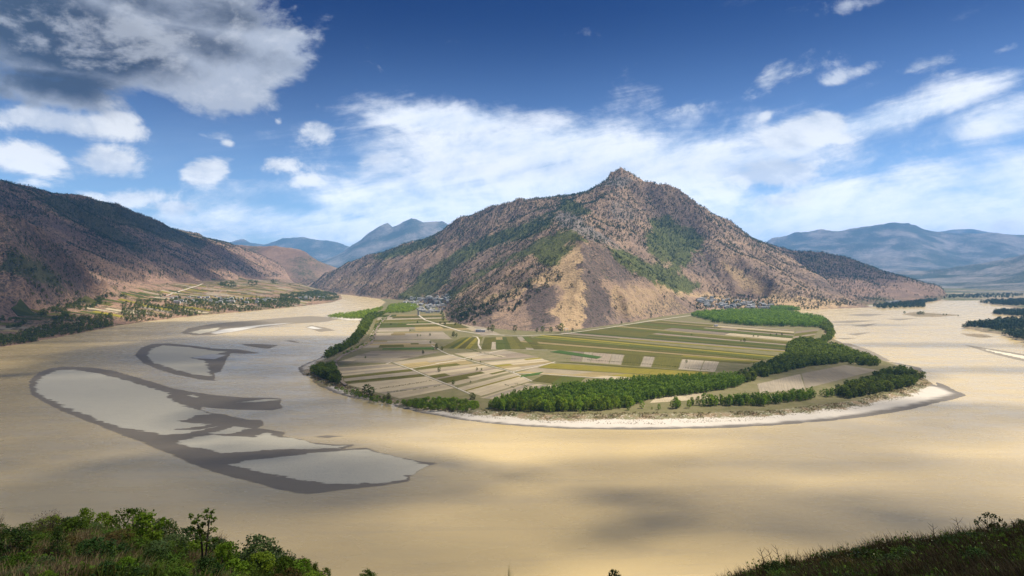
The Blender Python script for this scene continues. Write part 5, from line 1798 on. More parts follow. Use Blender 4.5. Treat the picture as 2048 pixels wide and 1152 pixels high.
    for y, x in cells[:290]:
        w_, d_ = r.uniform(50, 72), r.uniform(16, 27)
        a = r.uniform(-0.12, 0.12) + 0.25
        ca, sa = math.cos(a), math.sin(a)
        q = [(x + sx * w_ * ca - sy * d_ * sa, y + sx * w_ * sa + sy * d_ * ca) for sx, sy in ((-1, -1), (1, -1), (1, 1), (-1, 1))]
        k = r.choice([N_, N_, O_, O_, W_, W_, T_, S_, G_])
        plot(q, k, 0.4, hs, zf=lambda u, v: TL.at(u, v), gap=1.5)
    # grassy bunds and hedges between the plots
    hl = mat_leaf('hedge_leaf', (0.055, 0.085, 0.012), (0.105, 0.140, 0.020), 0.25)
    for pts, lab in ((((690, 766), (760, 758), (850, 751)), 'low green hedge along the lower edge of the left plots'), (((745, 780), (800, 772), (862, 762)), 'broken hedge line across the pale plots near the bank'), (((768, 786), (830, 780), (880, 772)), 'dark hedge line nearest the bank bushes'),
                     (((935, 697), (960, 705), (1005, 715)), 'hedge beside the ditch in the middle of the fields'), (((1030, 768), (1080, 777), (1120, 782)), 'hedge running into the plantation from the pale strips'), (((1010, 770), (1060, 786)), 'short hedge at the end of the pale strips'),
                     (((1130, 717), (1300, 729), (1420, 741)), 'thin hedge below the grey plots'), (((930, 690), (1000, 688), (1090, 690)), 'hedge at the foot of the green strips'), (((1180, 690), (1400, 705), (1540, 722)), 'long thin hedge in the olive fields')):
        P = WP(pts, 4)
        q = []
        for a_, b_ in zip(P[:-1], P[1:]):
            n_ = int(np.hypot(*(b_ - a_)) / 1.6)
            for t_ in np.linspace(0, 1, n_):
                if vnoise(np.array(t_ * 9.0), np.array(a_[0]), 5) > 0.25:
                    q.append((*(a_ + (b_ - a_) * t_ + RNG.normal(size=2) * 0.5), 4.0))
        c_ = np.repeat(np.array(q), 6, 0)
        c_ = c_ + RNG.normal(size=c_.shape) * [0.6, 0.6, 0.45] + [0, 0, 0.9]
        V_, F_ = quads(c_, 0.55, RNG, None, 0.6)
        tag(mesh_obj('hedge', V_, F_, hl, attrs=dict(tone=np.repeat(RNG.uniform(0, 1, len(c_)), 4))), lab, 'hedge')
    road = mat_simple('track_gravel', (0.50, 0.44, 0.355), (0.41, 0.355, 0.285), 0.3)
    lev = mat_simple('levee_earth', (0.26, 0.20, 0.16), (0.20, 0.16, 0.115), 0.15)
    WR = lambda *p: WP(p, 4)
    ribbon('farm_road', WR((772, 728), (783, 724), (820, 737.5), (850, 751), (908, 774), (940, 788)), 3.2, 4.0, road, 'pale track running down between the left plots', 0.55)
    ribbon('farm_road', WR((862, 690), (884, 703), (900, 710), (955, 725), (1024, 744), (1064, 763)), 3.0, 4.0, road, 'pale track crossing the middle of the fields', 0.55)
    ribbon('farm_road', WR((820, 738), (905, 722), (1010, 699), (1095, 700)), 2.6, 4.0, road, 'narrow track slanting up to the right past the pale plots', 0.5)
    ribbon('farm_road', WR((1020, 745), (1075, 733), (1110, 724)), 3.0, 4.0, road, 'pale track along the left end of the long yellow field', 0.55)
    ribbon('farm_road', WR((962, 699), (957, 690), (958, 680), (954, 674), (945, 672)), 5.0, 4.0, road, 'short winding white track among the green strips', 0.6)
    ribbon('farm_road', WR((838, 631), (850, 640), (880, 650), (920, 662), (960, 668), (1010, 671)), 9.0, 4.0, road, 'grey road from the left village down to the fields', 0.6)
    ribbon('farm_road', WR((960, 668), (1040, 672), (1120, 669), (1220, 655), (1300, 642), (1390, 630)), 7.0, 4.0, road, 'grey road round the foot of the spur', 0.9)
    ribbon('farm_road', WR((1290, 763), (1080, 748), (1030, 747)), 4.0, 4.0, road, 'bright track between the yellow field and the plantation', 0.6)
    ribbon('levee', WR((692, 771), (684, 765), (675, 740), (670, 724), (684, 712), (715, 699), (742, 687), (750, 672), (752, 660), (762, 645), (782, 630)), 6.5, 4.0, lev, 'brown earth levee along the left edge of the fields', 1.6)
    dt = mat_simple('ditch_earth', (0.10, 0.085, 0.06), (0.07, 0.065, 0.04), 0.4)
    ribbon('ditch_bank', WP([(1262, 812), (1280, 819), (1300, 823), (1330, 823), (1370, 821)], 2.5), 2.4, 2.4, dt, 'dark ditch edge across the pale sand', 0.9)
    ribbon('path', [hit(x, y, TL)[:2] for x, y in ((330, 592), (345, 587), (365, 581), (395, 572), (405, 568))], 7, 0.4, road, 'pale path climbing through the left farmland', 1.0, zf=lambda u, v: TL.at(u, v))


# ------------------------------------------------------------------ houses
WALLW = mat_simple('white_wall', (0.66, 0.65, 0.62), (0.50, 0.485, 0.45), 0.15, var=0.18)
ROOFG = mat_simple('grey_tile', (0.20, 0.20, 0.205), (0.38, 0.37, 0.36), 0.25, var=0.3)
GLASS = mat_simple('window_glass', (0.04, 0.05, 0.06), (0.03, 0.035, 0.04), 1.0, 0.15, 0.5)
TIMBER = mat_simple('timber', (0.20, 0.12, 0.07), (0.14, 0.085, 0.05), 1.0)
CONC = mat_simple('concrete', (0.52, 0.51, 0.49), (0.43, 0.42, 0.40), 0.3)


def box(x0, x1, y0, y1, z0, z1):
    V = np.array([(x, y, z) for z in (z0, z1) for y in (y0, y1) for x in (x0, x1)], float)
    return V, np.array([(0, 2, 3, 1), (4, 5, 7, 6), (0, 1, 5, 4), (2, 6, 7, 3), (0, 4, 6, 2), (1, 3, 7, 5)])


def house_meshes(w_, d_, h_, r_):
    wall = merge([box(-w_, w_, -d_, d_, -3, h_), (np.array([(-w_ + .02, -d_, h_ + .01), (-w_ + .02, d_, h_ + .01), (-w_ + .02, 0, h_ + r_ - .1), (-w_ + .3, 0, h_ + r_ - .1), (w_ - .02, -d_, h_ + .01), (w_ - .02, d_, h_ + .01), (w_ - .02, 0, h_ + r_ - .1), (w_ - .3, 0, h_ + r_ - .1)]), np.array([(0, 1, 2, 3), (5, 4, 7, 6)]))])
    o = 0.8
    sl = r_ / d_
    prof = [(-d_ - o, h_ - o * sl), (0, h_ + r_), (d_ + o, h_ - o * sl), (d_ + o, h_ - o * sl + .45), (0, h_ + r_ + .5), (-d_ - o, h_ - o * sl + .45)]
    V = np.array([(sx * (w_ + o), y, z) for sx in (-1, 1) for y, z in prof], float)
    Fc = [(i, (i + 1) % 6, 6 + (i + 1) % 6, 6 + i) for i in range(6)] + [(0, 5, 4, 1), (1, 4, 3, 2), (6, 7, 10, 11), (7, 8, 9, 10)]
    win = merge([box(x - .7, x + .7, -d_ - .08, -d_ + .1, z, z + 1.5) for x in (-w_ * .6, 0, w_ * .6) for z in ((1.2, 4.4) if h_ > 6 else (1.2,))])
    return (mesh_obj('wall', *wall, WALLW, link=False), mesh_obj('roof', V, np.array(Fc), ROOFG, link=False), mesh_obj('window', *win, GLASS, link=False))


HOUSES = [house_meshes(7, 4.2, 6.2, 1.6), house_meshes(9, 4.6, 8.4, 1.8), house_meshes(5.5, 4, 5.2, 1.5), house_meshes(12, 5, 8.8, 1.9)]


def house(x, y, z, k, rz, label, group=None, s=1.0, name='house'):
    e = bpy.data.objects.new(name, None)
    C.objects.link(e)
    e.location = (x, y, z)
    e.rotation_euler = (0, 0, rz)
    e.scale = (s, s, s)
    tag(e, label, 'house', group)
    for me, nm in zip(HOUSES[k][:2], ('wall', 'roof')):
        o = bpy.data.objects.new(nm, me)
        C.objects.link(o)
        o.parent = e
    return e


print('plots', len([o for o in bpy.data.objects if o.name.startswith('field_plot')]))


def build_villages():
    r = random.Random(31)
    taken = []

    def village(poly, n, label, group, T=None, dmin=15):
        P = np.array(poly, float)
        k = tries = 0
        while k < n and tries < n * 40:
            tries += 1
            px, py = r.uniform(P[:, 0].min(), P[:, 0].max()), r.uniform(P[:, 1].min(), P[:, 1].max())
            if sdf(np.array([px]), np.array([py]), P)[0] < 0:
                continue
            h_ = hit(px, py, T)
            if not h_ or any((h_[0] - a) ** 2 + (h_[1] - b) ** 2 < dmin * dmin for a, b in taken):
                continue
            taken.append(h_[:2])
            house(h_[0], h_[1], h_[2], r.choice([0, 0, 1, 1, 2, 3]), r.uniform(-0.35, 0.35) + (math.pi / 2 if r.random() < 0.2 else 0), label, group, r.uniform(0.9, 1.25))
            k += 1

    village([(802, 604), (820, 598), (850, 595), (895, 592), (902, 600), (897, 612), (886, 624), (845, 628), (832, 618), (815, 608)], 95, 'white-walled house with a grey roof in the crowded village left of the spur', 'houses of the left village')
    village([(1394, 600), (1420, 594), (1500, 605), (1552, 613), (1540, 618), (1450, 618), (1405, 612)], 70, 'pale house among trees in the village right of the spur', 'houses of the right village')
    village([(335, 606), (345, 596), (430, 592), (470, 600), (560, 596), (650, 590), (660, 597), (560, 605), (430, 608)], 62, 'pale house among dark trees in the village beyond the left bank', 'houses of the far left village', TL)
    village([(1765, 604), (1840, 602), (1860, 606), (1780, 610)], 8, 'tiny pale house under the wooded hill by the right river', 'houses by the right river')
    # the white farm building at the foot of the spur
    x, y, z = W(961, 664, 4)
    e = bpy.data.objects.new('farm_building', None)
    C.objects.link(e)
    e.location = (x, y, 3.9)
    tag(e, 'white two-storey farm building alone at the foot of the spur', 'building')
    mesh_obj('wall', *merge([box(-16, 2, -5, 5, -1, 8.5), box(2.03, 16, -4, 5, -1, 6.5)]), WALLW, e)
    mesh_obj('roof', *box(-17, 2.6, -6, 6, 8.51, 9.2), CONC, e)
    mesh_obj('roof', *box(2.61, 17, -5, 6, 6.51, 7.1), CONC, e)
    for i in range(5):
        for zf in (1.2, 4.9):
            mesh_obj('window', *box(-14.6 + i * 3.3, -12.9 + i * 3.3, -5.06, -4.9, zf, zf + 1.9), GLASS, e)
    for i in range(3):
        mesh_obj('window', *box(4.0 + i * 4, 6.2 + i * 4, -4.06, -3.9, 2.4, 4.4), GLASS, e)
    x, y, z = W(1132, 665, 4)
    e = bpy.data.objects.new('open_shelter', None)
    C.objects.link(e)
    e.location = (x, y, 3.9)
    tag(e, 'open shelter with a flat white roof beside the tallest tree', 'shelter')
    mesh_obj('roof', *box(-6, 7, -4, 4, 13, 14), WALLW, e)
    for sx in (-5, 6):
        for sy in (-3, 3):
            mesh_obj('post', *box(sx - .35, sx + .35, sy - .35, sy + .35, -.5, 13), CONC, e)
    # gate tower at the village road and a hut in the fields
    x, y, z = W(837, 631, 4)
    e = bpy.data.objects.new('gate_tower', None)
    C.objects.link(e)
    e.location = (x, y, 3.9)
    tag(e, 'white tower block at the head of the village road', 'tower')
    mesh_obj('wall', *box(-4, 4, -4, 4, -1, 20), WALLW, e)
    mesh_obj('roof', *box(-5, 5, -5, 5, 20.01, 20.8), ROOFG, e)
    for zf in (4, 9, 14):
        mesh_obj('window', *box(-1, 1, -4.06, -3.9, zf, zf + 2.4), GLASS, e)
    x, y, z = W(1432, 653, 4)
    house(x, y, 3.9, 2, 0.1, 'small white hut alone in the olive fields', None, 1.0, 'field_hut')


build_fields()
build_woods()
build_shore_scrub()
build_single_trees()
build_hill_trees()
build_villages()

# ------------------------------------------------------------------ the near hillside below the lookout
CREST = [(-900, 1000, 26), (-400, 1040, 28), (-100, 1078, 29), (0, 1076, 30), (100, 1066, 31), (200, 1068, 31), (300, 1080, 32), (400, 1104, 33), (480, 1122, 34), (560, 1142, 35), (640, 1168, 36), (720, 1192, 36), (800, 1235, 34), (1000, 1222, 30), (1150, 1240, 28), (1400, 1190, 25),
         (1500, 1164, 23), (1600, 1138, 22), (1700, 1118, 22), (1800, 1104, 22), (1900, 1088, 22), (2048, 1066, 22), (2300, 1030, 22), (2900, 980, 22)]


def slope_z(x, y):
    x, y = np.asarray(x, float), np.asarray(y, float)
    yy = np.maximum(y, 4.0)
    px = np.clip(1024 + F * x / yy, -900, 2900)
    cp = np.interp(px, [c[0] for c in CREST], [c[1] for c in CREST])
    yc = np.interp(px, [c[0] for c in CREST], [c[2] for c in CREST])
    s = (cp - Y0) / F
    dep_c = s * yc
    near = 1.8 + (dep_c - 1.8) * (np.clip(yy / yc, 0, 1)) ** 0.92
    far = dep_c + np.clip(yy - yc, 0, None) * 0.62 + 0.35 * np.clip(yy - yc, 0, 12)
    d = np.where(yy < yc, near, far)
    n = (fbm(x / 3.2, y / 3.2, 301, 4) - 0.5) * 0.9
    return np.maximum(H - d + n * smooth01(yy, 5, 14), -4.0)


def hit_slope(px, py):
    Y = np.linspace(6, 60, 1100)
    X = (px - 1024) / F * Y
    zr = H - (py - Y0) / F * Y
    k = np.nonzero(slope_z(X, Y) >= zr)[0]
    if not len(k):
        yc = float(np.interp(px, [c[0] for c in CREST], [c[2] for c in CREST]))
        x = (px - 1024) / F * yc
        return x, yc, float(slope_z(x, yc))
    k = k[0]
    return float(X[k]), float(Y[k]), float(slope_z(X[k], Y[k]))


def build_lookout():
    m, w = new_mat('lookout_soil')
    p = pos(w)
    a, b, c_ = w.noise(p, 0.6, 5, 0.65), w.noise(p, 4.0, 4, 0.65), w.noise(p, 0.15, 3, 0.6)
    c = w.mix(w.ramp(a, 0.4, 0.62), (0.13, 0.095, 0.06), (0.065, 0.062, 0.03))
    c = w.mix(w.ramp(b, 0.5, 0.75, 0, 0.6), c, (0.20, 0.15, 0.09))
    c = w.mix(w.ramp(c_, 0.5, 0.65, 0, 0.5), c, (0.05, 0.055, 0.022))
    finish(w, c, 0.95, 0.1, b, 0.8, 0.15)
    xs = np.concatenate([np.arange(-260, -60, 5), np.arange(-60, 60, 0.6), np.arange(60, 261, 5)])
    ys = np.concatenate([np.arange(-12, 62, 0.6), np.arange(62, 330, 5)])
    X, Y = np.meshgrid(xs, ys)
    o = grid_obj('lookout_slope', X, Y, slope_z(X, Y), m)
    tag(o, 'steep scrubby slope below the lookout', None, kind='structure')


build_lookout()

N_GREEN = mat_leaf('bush_leaf', (0.060, 0.110, 0.012), (0.120, 0.190, 0.022), 0.25, 0.15)
N_LIGHT = mat_leaf('light_bush_leaf', (0.120, 0.200, 0.014), (0.21, 0.31, 0.028), 0.3, 0.12)
N_DARK = mat_leaf('dark_bush_leaf', (0.026, 0.056, 0.012), (0.055, 0.100, 0.020), 0.15, 0.12)
N_BLUE = mat_leaf('grey_green_leaf', (0.055, 0.090, 0.028), (0.10, 0.145, 0.045), 0.18, 0.12)
N_RED = mat_leaf('dry_twig_leaf', (0.085, 0.055, 0.042), (0.13, 0.085, 0.055), 0.15, 0.15)
N_RUST = mat_leaf('rusty_leaf', (0.075, 0.060, 0.018), (0.13, 0.095, 0.025), 0.2, 0.15)
STEM = mat_simple('stem_bark', (0.085, 0.065, 0.05), (0.05, 0.04, 0.03), 6.0)


def stems_mesh(seed, h, r, n=5, r0=0.03, forks=2):
    rng = np.random.default_rng(seed)
    parts = []
    for i in range(n):
        a = i * 2.4 + rng.uniform(-0.4, 0.4)
        e = np.array([math.cos(a) * r * rng.uniform(0.4, 0.9), math.sin(a) * r * rng.uniform(0.4, 0.9), h * rng.uniform(0.6, 0.98)])
        mid = e * np.array([0.4, 0.4, 0.5]) + rng.normal(size=3) * 0.04 * h
        parts.append(tube([(0, 0, -0.25), mid, e], [r0, r0 * 0.7, r0 * 0.25], 5))
        for k in range(forks):
            t = rng.uniform(0.35, 0.8)
            p0 = mid + (e - mid) * t if t > 0.5 else mid * (t * 2)
            q = p0 + np.array([rng.normal() * 0.25 * r, rng.normal() * 0.25 * r, h * rng.uniform(0.12, 0.3)])
            parts.append(tube([p0, (p0 + q) / 2 + rng.normal(size=3) * 0.02 * h, q], [r0 * 0.5, r0 * 0.35, r0 * 0.12], 4))
    return merge(parts)


def feathery(seed, h, r, n=140, per=6, leaf=0.05, lean=0.5):
    """upright fine twigs with small leaves: dry bush"""
    rng = np.random.default_rng(seed)
    pts = []
    for i in range(n):
        a, q = rng.uniform(0, 6.28), math.sqrt(rng.uniform(0, 1))
        e = np.array([math.cos(a) * r * q, math.sin(a) * r * q, h * (1 - 0.45 * q * q) * rng.uniform(0.75, 1.1)])
        for k in range(per):
            t = 0.35 + 0.65 * (k + rng.uniform()) / per
            pts.append(e * np.array([t ** 1.2, t ** 1.2, t]) + rng.normal(size=3) * 0.02)
    pts = np.array(pts)
    V, Fc = quads(pts, leaf, rng, None, -0.2, 0.5)
    return V, Fc, np.repeat(np.random.default_rng(seed).uniform(0, 1, len(pts)), 4)


def spray(seed, h, r, n=60, w0=0.035):
    """stiff pointed blades fanning out from one root"""
    rng = np.random.default_rng(seed)
    V, Fc = [], []
    for i in range(n):
        a, q = rng.uniform(0, 6.28), rng.uniform(0.1, 1)
        d = np.array([math.cos(a) * q, math.sin(a) * q, 1.1 - 0.75 * q * q]); L = h * rng.uniform(0.7, 1.1)
        s = np.array([-math.sin(a), math.cos(a), 0]) * w0
        p0, p1, p2 = np.zeros(3), d * L * 0.55, d * L + np.array([0, 0, -0.12 * q * h])
        k = len(V)
        V += [p0 - s, p0 + s, p1 + s * 0.8, p1 - s * 0.8, p2 + s * 0.1, p2 - s * 0.1]
        Fc += [(k, k + 1, k + 2, k + 3), (k + 3, k + 2, k + 4, k + 5)]
    return np.array(V), np.array(Fc), np.random.default_rng(seed).uniform(0, 1, len(V))


PROTO = {}


def proto(key, leafmat, cr, st):
    PROTO[key] = (mesh_obj('foliage', cr[0], cr[1], leafmat, attrs=dict(tone=cr[2]), link=False), mesh_obj('stem', st[0], st[1], STEM, smooth=True, link=False))


# every prototype is one metre tall and scaled in place
for i in range(3):
    proto(f'round{i}', (N_GREEN, N_DARK, N_BLUE)[i], crown_mesh(800 + i, 1.0, 0.62, 0.10, 46, 34, 0.040, 'oval', 0.30, 0.35, 1.0), stems_mesh(810 + i, 0.9, 0.5, 6, 0.018))
    proto(f'light{i}', N_LIGHT, crown_mesh(820 + i, 1.0, 0.50, 0.12, 44, 32, 0.042, 'oval', 0.32, 0.35, 1.0), stems_mesh(830 + i, 0.9, 0.4, 5, 0.018))
proto('dark_low', N_DARK, crown_mesh(840, 1.0, 0.8, 0.08, 46, 30, 0.050, 'oval', 0.30, 0.4), stems_mesh(841, 0.8, 0.6, 6, 0.02))
proto('cone', N_DARK, crown_mesh(842, 1.0, 0.34, 0.06, 60, 26, 0.030, 'cone', 0.34, 0.2, 0.5), tube([(0, 0, -.2), (0, 0, 0.97)], [0.03, 0.006]))
proto('cone_green', N_GREEN, crown_mesh(843, 1.0, 0.30, 0.06, 46, 26, 0.034, 'cone', 0.4, 0.2, 0.7), tube([(0, 0, -.2), (0, 0, 0.97)], [0.03, 0.006]))
proto('feather', N_RED, feathery(844, 1.0, 0.75, 150, 7, 0.028), stems_mesh(845, 0.9, 0.6, 14, 0.010, 3))
proto('rust', N_RUST, crown_mesh(846, 1.0, 0.62, 0.1, 40, 30, 0.038, 'oval', 0.3, 0.3), stems_mesh(847, 0.9, 0.5, 6, 0.015))
proto('spray', N_GREEN, spray(848, 1.0, 0.8, 70, 0.02), tube([(0, 0, -.2), (0, 0, 0.2)], [0.05, 0.03]))


def open_crown(seed, tips, leaf, per, cr):
    rng = np.random.default_rng(seed)
    pts, outs, tone = [], [], []
    for tp in tips:
        d = rng.normal(size=(per, 3)); d /= np.linalg.norm(d, axis=1)[:, None]
        pts.append(np.array(tp) + d * cr * rng.uniform(0.3, 1, (per, 1))); outs.append(d); tone.append(np.full(per, rng.uniform(0, 1)))
    V, Fc = quads(np.concatenate(pts), leaf, rng, np.concatenate(outs), 0.3)
    return V, Fc, np.repeat(np.concatenate(tone), 4)


def small_tree():
    rng = np.random.default_rng(850)
    parts, tips = [], []
    for (bx, top, lean) in ((-0.04, 0.90, -0.10), (0.05, 1.0, 0.07)):
        parts.append(tube([(bx * 0.3, 0, -0.1), (bx, 0.02, 0.4), (bx + lean * 0.6, 0, 0.72), (bx + lean, 0, top)], [0.022, 0.017, 0.010, 0.004]))
        for k in range(13):
            t = 0.45 + 0.55 * k / 12
            z = top * t
            cx = bx + lean * max(0, (t - 0.4) / 0.6)
            a = k * 2.4
            L = 0.15 * (1.25 - t) + 0.03
            e = (cx + math.cos(a) * L, math.sin(a) * L, z + 0.03)
            parts.append(tube([(cx, 0, z - 0.03), e], [0.006, 0.002], 4))
            tips.append(e)
    return open_crown(851, tips, 0.026, 24, 0.058), merge(parts)


cr_, st_ = small_tree()
proto('young_tree', N_GREEN, cr_, st_)


def open_bush():
    rng = np.random.default_rng(860)
    parts, tips = [], []
    for i in range(9):
        a = math.pi * (0.08 + 0.84 * i / 8)
        e = np.array([math.cos(a) * 0.75, rng.uniform(-0.3, 0.3), 0.30 + math.sin(a) * 0.68])
        parts.append(tube([(0, 0, -0.1), e * 0.5 + [0, 0, 0.03], e], [0.028, 0.018, 0.006]))
        tips.append(e)
        for k in range(2):
            q = e * rng.uniform(0.6, 0.85) + rng.normal(size=3) * 0.12
            parts.append(tube([e * 0.5, q], [0.012, 0.004], 4)); tips.append(q)
    return open_crown(861, tips, 0.05, 22, 0.12), merge(parts)


cr_, st_ = open_bush()
proto('open_bush', N_DARK, cr_, st_)


def shrub(name, cat, key, px, py_top, width, hpx, label, group=None, dz=0.0, yoff=0.0):
    """stand a shrub so that its foot is on the slope below the photo position of its crown"""
    x, y, z = hit_slope(px, py_top + hpx)
    y += yoff
    x = (px - 1024) / F * y
    z = float(slope_z(x, y))
    hgt = max(0.25, (H - (py_top - Y0) / F * y) - z)
    e = bpy.data.objects.new(name, None)
    C.objects.link(e)
    e.location = (x, y, z - 0.03)
    me, st = PROTO[key]
    R = max(abs(v.co.x) for v in me.vertices)
    wid = width / 2 / F * y / R
    e.scale = (wid, wid, hgt)
    e.rotation_euler = (0, 0, 0.0 if key in ('young_tree', 'open_bush') else random.uniform(0, 6.28))
    tag(e, label, cat, group)
    for mm, nm in ((st, 'stem'), (me, 'foliage')):
        o = bpy.data.objects.new(nm, mm)
        C.objects.link(o)
        o.parent = e
    return e


def build_shrubs():
    L = [
        ('dry_bush', 'bush', 'feather', 95, 1020, 80, 50, 'reddish-brown dry feathery bush at the top of the left slope'),
        ('dry_bush', 'bush', 'feather', -8, 1024, 40, 60, 'purplish dry bush cut by the left edge of the frame'),
        ('leafy_bush', 'bush', 'light0', 170, 1017, 40, 40, 'bright green sprout rising right of the dry brown bush'),
        ('leafy_bush', 'bush', 'round0', 258, 1020, 96, 44, 'broad low green bush along the skyline of the left slope'),
        ('leafy_bush', 'bush', 'light1', 292, 1028, 84, 64, 'largest light green leafy bush on the left slope'),
        ('leafy_bush', 'bush', 'light2', 205, 1026, 50, 36, 'yellowish green bush between the sprout and the broad bush'),
        ('young_conifer', 'tree', 'cone', 115, 1054, 52, 62, 'dark bluish young conifer in the middle of the left bushes'),
        ('leafy_bush', 'bush', 'round1', 192, 1078, 86, 52, 'dark leafy bush in the dry grass right of the young conifer'),
        ('leafy_bush', 'bush', 'round0', 150, 1034, 62, 40, 'mid green bush just behind the young conifer'),
        ('young_tree', 'tree', 'young_tree', 407, 1022, 60, 110, 'slender young tree with two stems above the bushes'),
        ('leafy_bush', 'bush', 'round2', 512, 1076, 104, 66, 'grey-green rounded bush at the right end of the left slope'),
        ('leafy_bush', 'bush', 'light0', 522, 1106, 66, 44, 'yellow-green bush in front of the grey-green rounded one'),
        ('leafy_bush', 'bush', 'light1', 607, 1118, 44, 46, 'full green bush going down the left slope'),
        ('leafy_bush', 'bush', 'cone_green', 630, 1126, 34, 40, 'pointed green bush going down the left slope'),
        ('leafy_bush', 'bush', 'round0', 652, 1136, 30, 30, 'last small bush at the bottom of the left slope'),
        ('leafy_bush', 'bush', 'round0', 735, 1142, 52, 34, 'small green bush alone at the bottom edge, nearest the left slope'),
        ('leafy_bush', 'bush', 'round1', 22, 1058, 84, 62, 'dark green bush at the far left edge'),
        ('leafy_bush', 'bush', 'light1', 452, 1086, 58, 60, 'light green bush right of the slender young tree'),
        ('leafy_bush', 'bush', 'round1', 376, 1056, 76, 54, 'dark rounded bush behind the slender young tree'),
        ('leafy_bush', 'bush', 'dark_low', 312, 1098, 80, 50, 'dark low bush in the shade below the largest light bush'),
        ('leafy_bush', 'bush', 'light2', 252, 1114, 48, 44, 'yellow-green bush at the bottom edge below the dark leafy one'),
        ('leafy_bush', 'bush', 'light0', 96, 1140, 36, 26, 'bright little bush at the bottom edge under the conifer'),
        ('leafy_bush', 'bush', 'round0', 38, 1106, 72, 50, 'mid green bush at the lower left corner'),
        ('leafy_bush', 'bush', 'dark_low', 410, 1116, 80, 50, 'dark low bush at the foot of the slender young tree'),
        ('leafy_bush', 'bush', 'light1', 470, 1120, 70, 50, 'light bush at the bottom edge before the grey-green one'),
        ('leafy_bush', 'bush', 'round0', 570, 1112, 50, 50, 'green bush between the grey-green one and the pointed ones'),
        ('leafy_bush', 'bush', 'rust', 580, 1136, 50, 40, 'rusty green bush at the bottom edge of the left slope'),
        ('leafy_bush', 'bush', 'round0', 335, 1040, 46, 40, 'green bush touching the right side of the largest light bush'),
        ('dry_bush', 'bush', 'feather', 440, 1062, 40, 44, 'thin dry bush with bare tips right of the young tree'),
        ('leafy_bush', 'bush', 'spray', 1018, 1132, 42, 40, 'spiky tuft-like bush poking up at the bottom middle'),
        ('leafy_bush', 'bush', 'round1', 1228, 1142, 44, 30, 'dark little bush at the bottom edge right of the middle'),
        ('spiky_plant', 'plant', 'spray', 1506, 1136, 44, 26, 'leftmost spiky plant of the right slope'),
        ('spiky_plant', 'plant', 'spray', 1574, 1106, 46, 44, 'tallest spiky green plant near the bare twigs'),
        ('spiky_plant', 'plant', 'spray', 1595, 1118, 28, 24, 'small spiky plant beside the tallest one'),
        ('leafy_bush', 'bush', 'rust', 1698, 1099, 46, 24, 'rusty rounded bush on the right slope skyline'),
        ('leafy_bush', 'bush', 'round1', 1552, 1124, 60, 40, 'dark bush under the bare twigs'),
        ('open_bush', 'bush', 'open_bush', 1984, 1030, 66, 30, 'open-branched dark bush on the skyline near the right corner'),
        ('leafy_bush', 'bush', 'dark_low', 2046, 1040, 50, 30, 'dark bush at the right edge of the frame'),
        ('leafy_bush', 'bush', 'rust', 1640, 1118, 50, 22, 'low rusty bush left of the pale flowers'),
        ('leafy_bush', 'bush', 'dark_low', 1900, 1074, 70, 24, 'low dark bush on the skyline of the right slope'),
        ('leafy_bush', 'bush', 'round1', 1790, 1112, 80, 34, 'dark bush amid the grass of the right slope'),
        ('leafy_bush', 'bush', 'dark_low', 1960, 1100, 90, 40, 'dark spreading bush under the open-branched one'),
    ]
    for a in L:
        shrub(*a)
    # fill between them
    r = random.Random(77)
    for i in range(95):
        px = r.uniform(-60, 640)
        cy = np.interp(px, [c[0] for c in CREST], [c[1] for c in CREST])
        py = r.uniform(cy - 8, min(1175, cy + 90))
        shrub('leafy_bush', 'bush', r.choice(['round0', 'round1', 'dark_low', 'round2', 'light2', 'rust', 'round0']), px, py - r.uniform(14, 32), r.uniform(40, 84), r.uniform(18, 34), 'small low green bush filling the left slope between the named bushes', 'small bushes of the left slope')
    for i in range(85):
        px = r.uniform(1500, 2080)
        cy = np.interp(px, [c[0] for c in CREST], [c[1] for c in CREST])
        py = r.uniform(cy - 2, 1185)
        shrub('leafy_bush', 'bush', r.choice(['round1', 'dark_low', 'rust', 'round0', 'dark_low']), px, py - r.uniform(8, 20), r.uniform(34, 84), r.uniform(12, 28), 'small dark bush sunk in the grass of the right slope', 'small bushes of the right slope')
    # bare twigs
    for px, top, hp, lab in ((1529, 1094, 52, 'leftmost bare forked twig on the right slope'), (1547, 1098, 46, 'second bare twig beside the leftmost one'), (1562, 1090, 52, 'tallest bare twig behind the spiky plant'), (1606, 1108, 30, 'short straight bare twig right of the spiky plants'),
                             (1867, 1047, 34, 'leaning dead stem on the right slope skyline'), (1922, 1034, 40, 'tallest dead stem with stubby side twigs on the right')):
        x, y, z = hit_slope(px, top + hp)
        hgt = H - (top - Y0) / F * y - z
        rr = np.random.default_rng(px)
        parts = []
        tip = np.array([rr.uniform(-0.25, 0.05) * hgt, 0, hgt])
        parts.append(tube([(0, 0, -0.2), tip * [0.5, 1, 0.5] + [0.04 * hgt, 0, 0], tip], [0.022, 0.014, 0.004], 5))
        for k in range(6):
            t = 0.35 + 0.6 * k / 6
            p0 = tip * t
            q = p0 + np.array([(-1) ** k * hgt * rr.uniform(0.10, 0.26), rr.uniform(-0.1, 0.1), hgt * rr.uniform(0.12, 0.26)])
            parts.append(tube([p0, (p0 + q) / 2 + [0.01, 0, -0.01], q], [0.009, 0.006, 0.002], 4))
        V, Fc = merge(parts)
        o = mesh_obj('bare_twig', V, Fc, STEM, smooth=True)
        o.location = (x, y, z)
        tag(o, lab, 'twig')


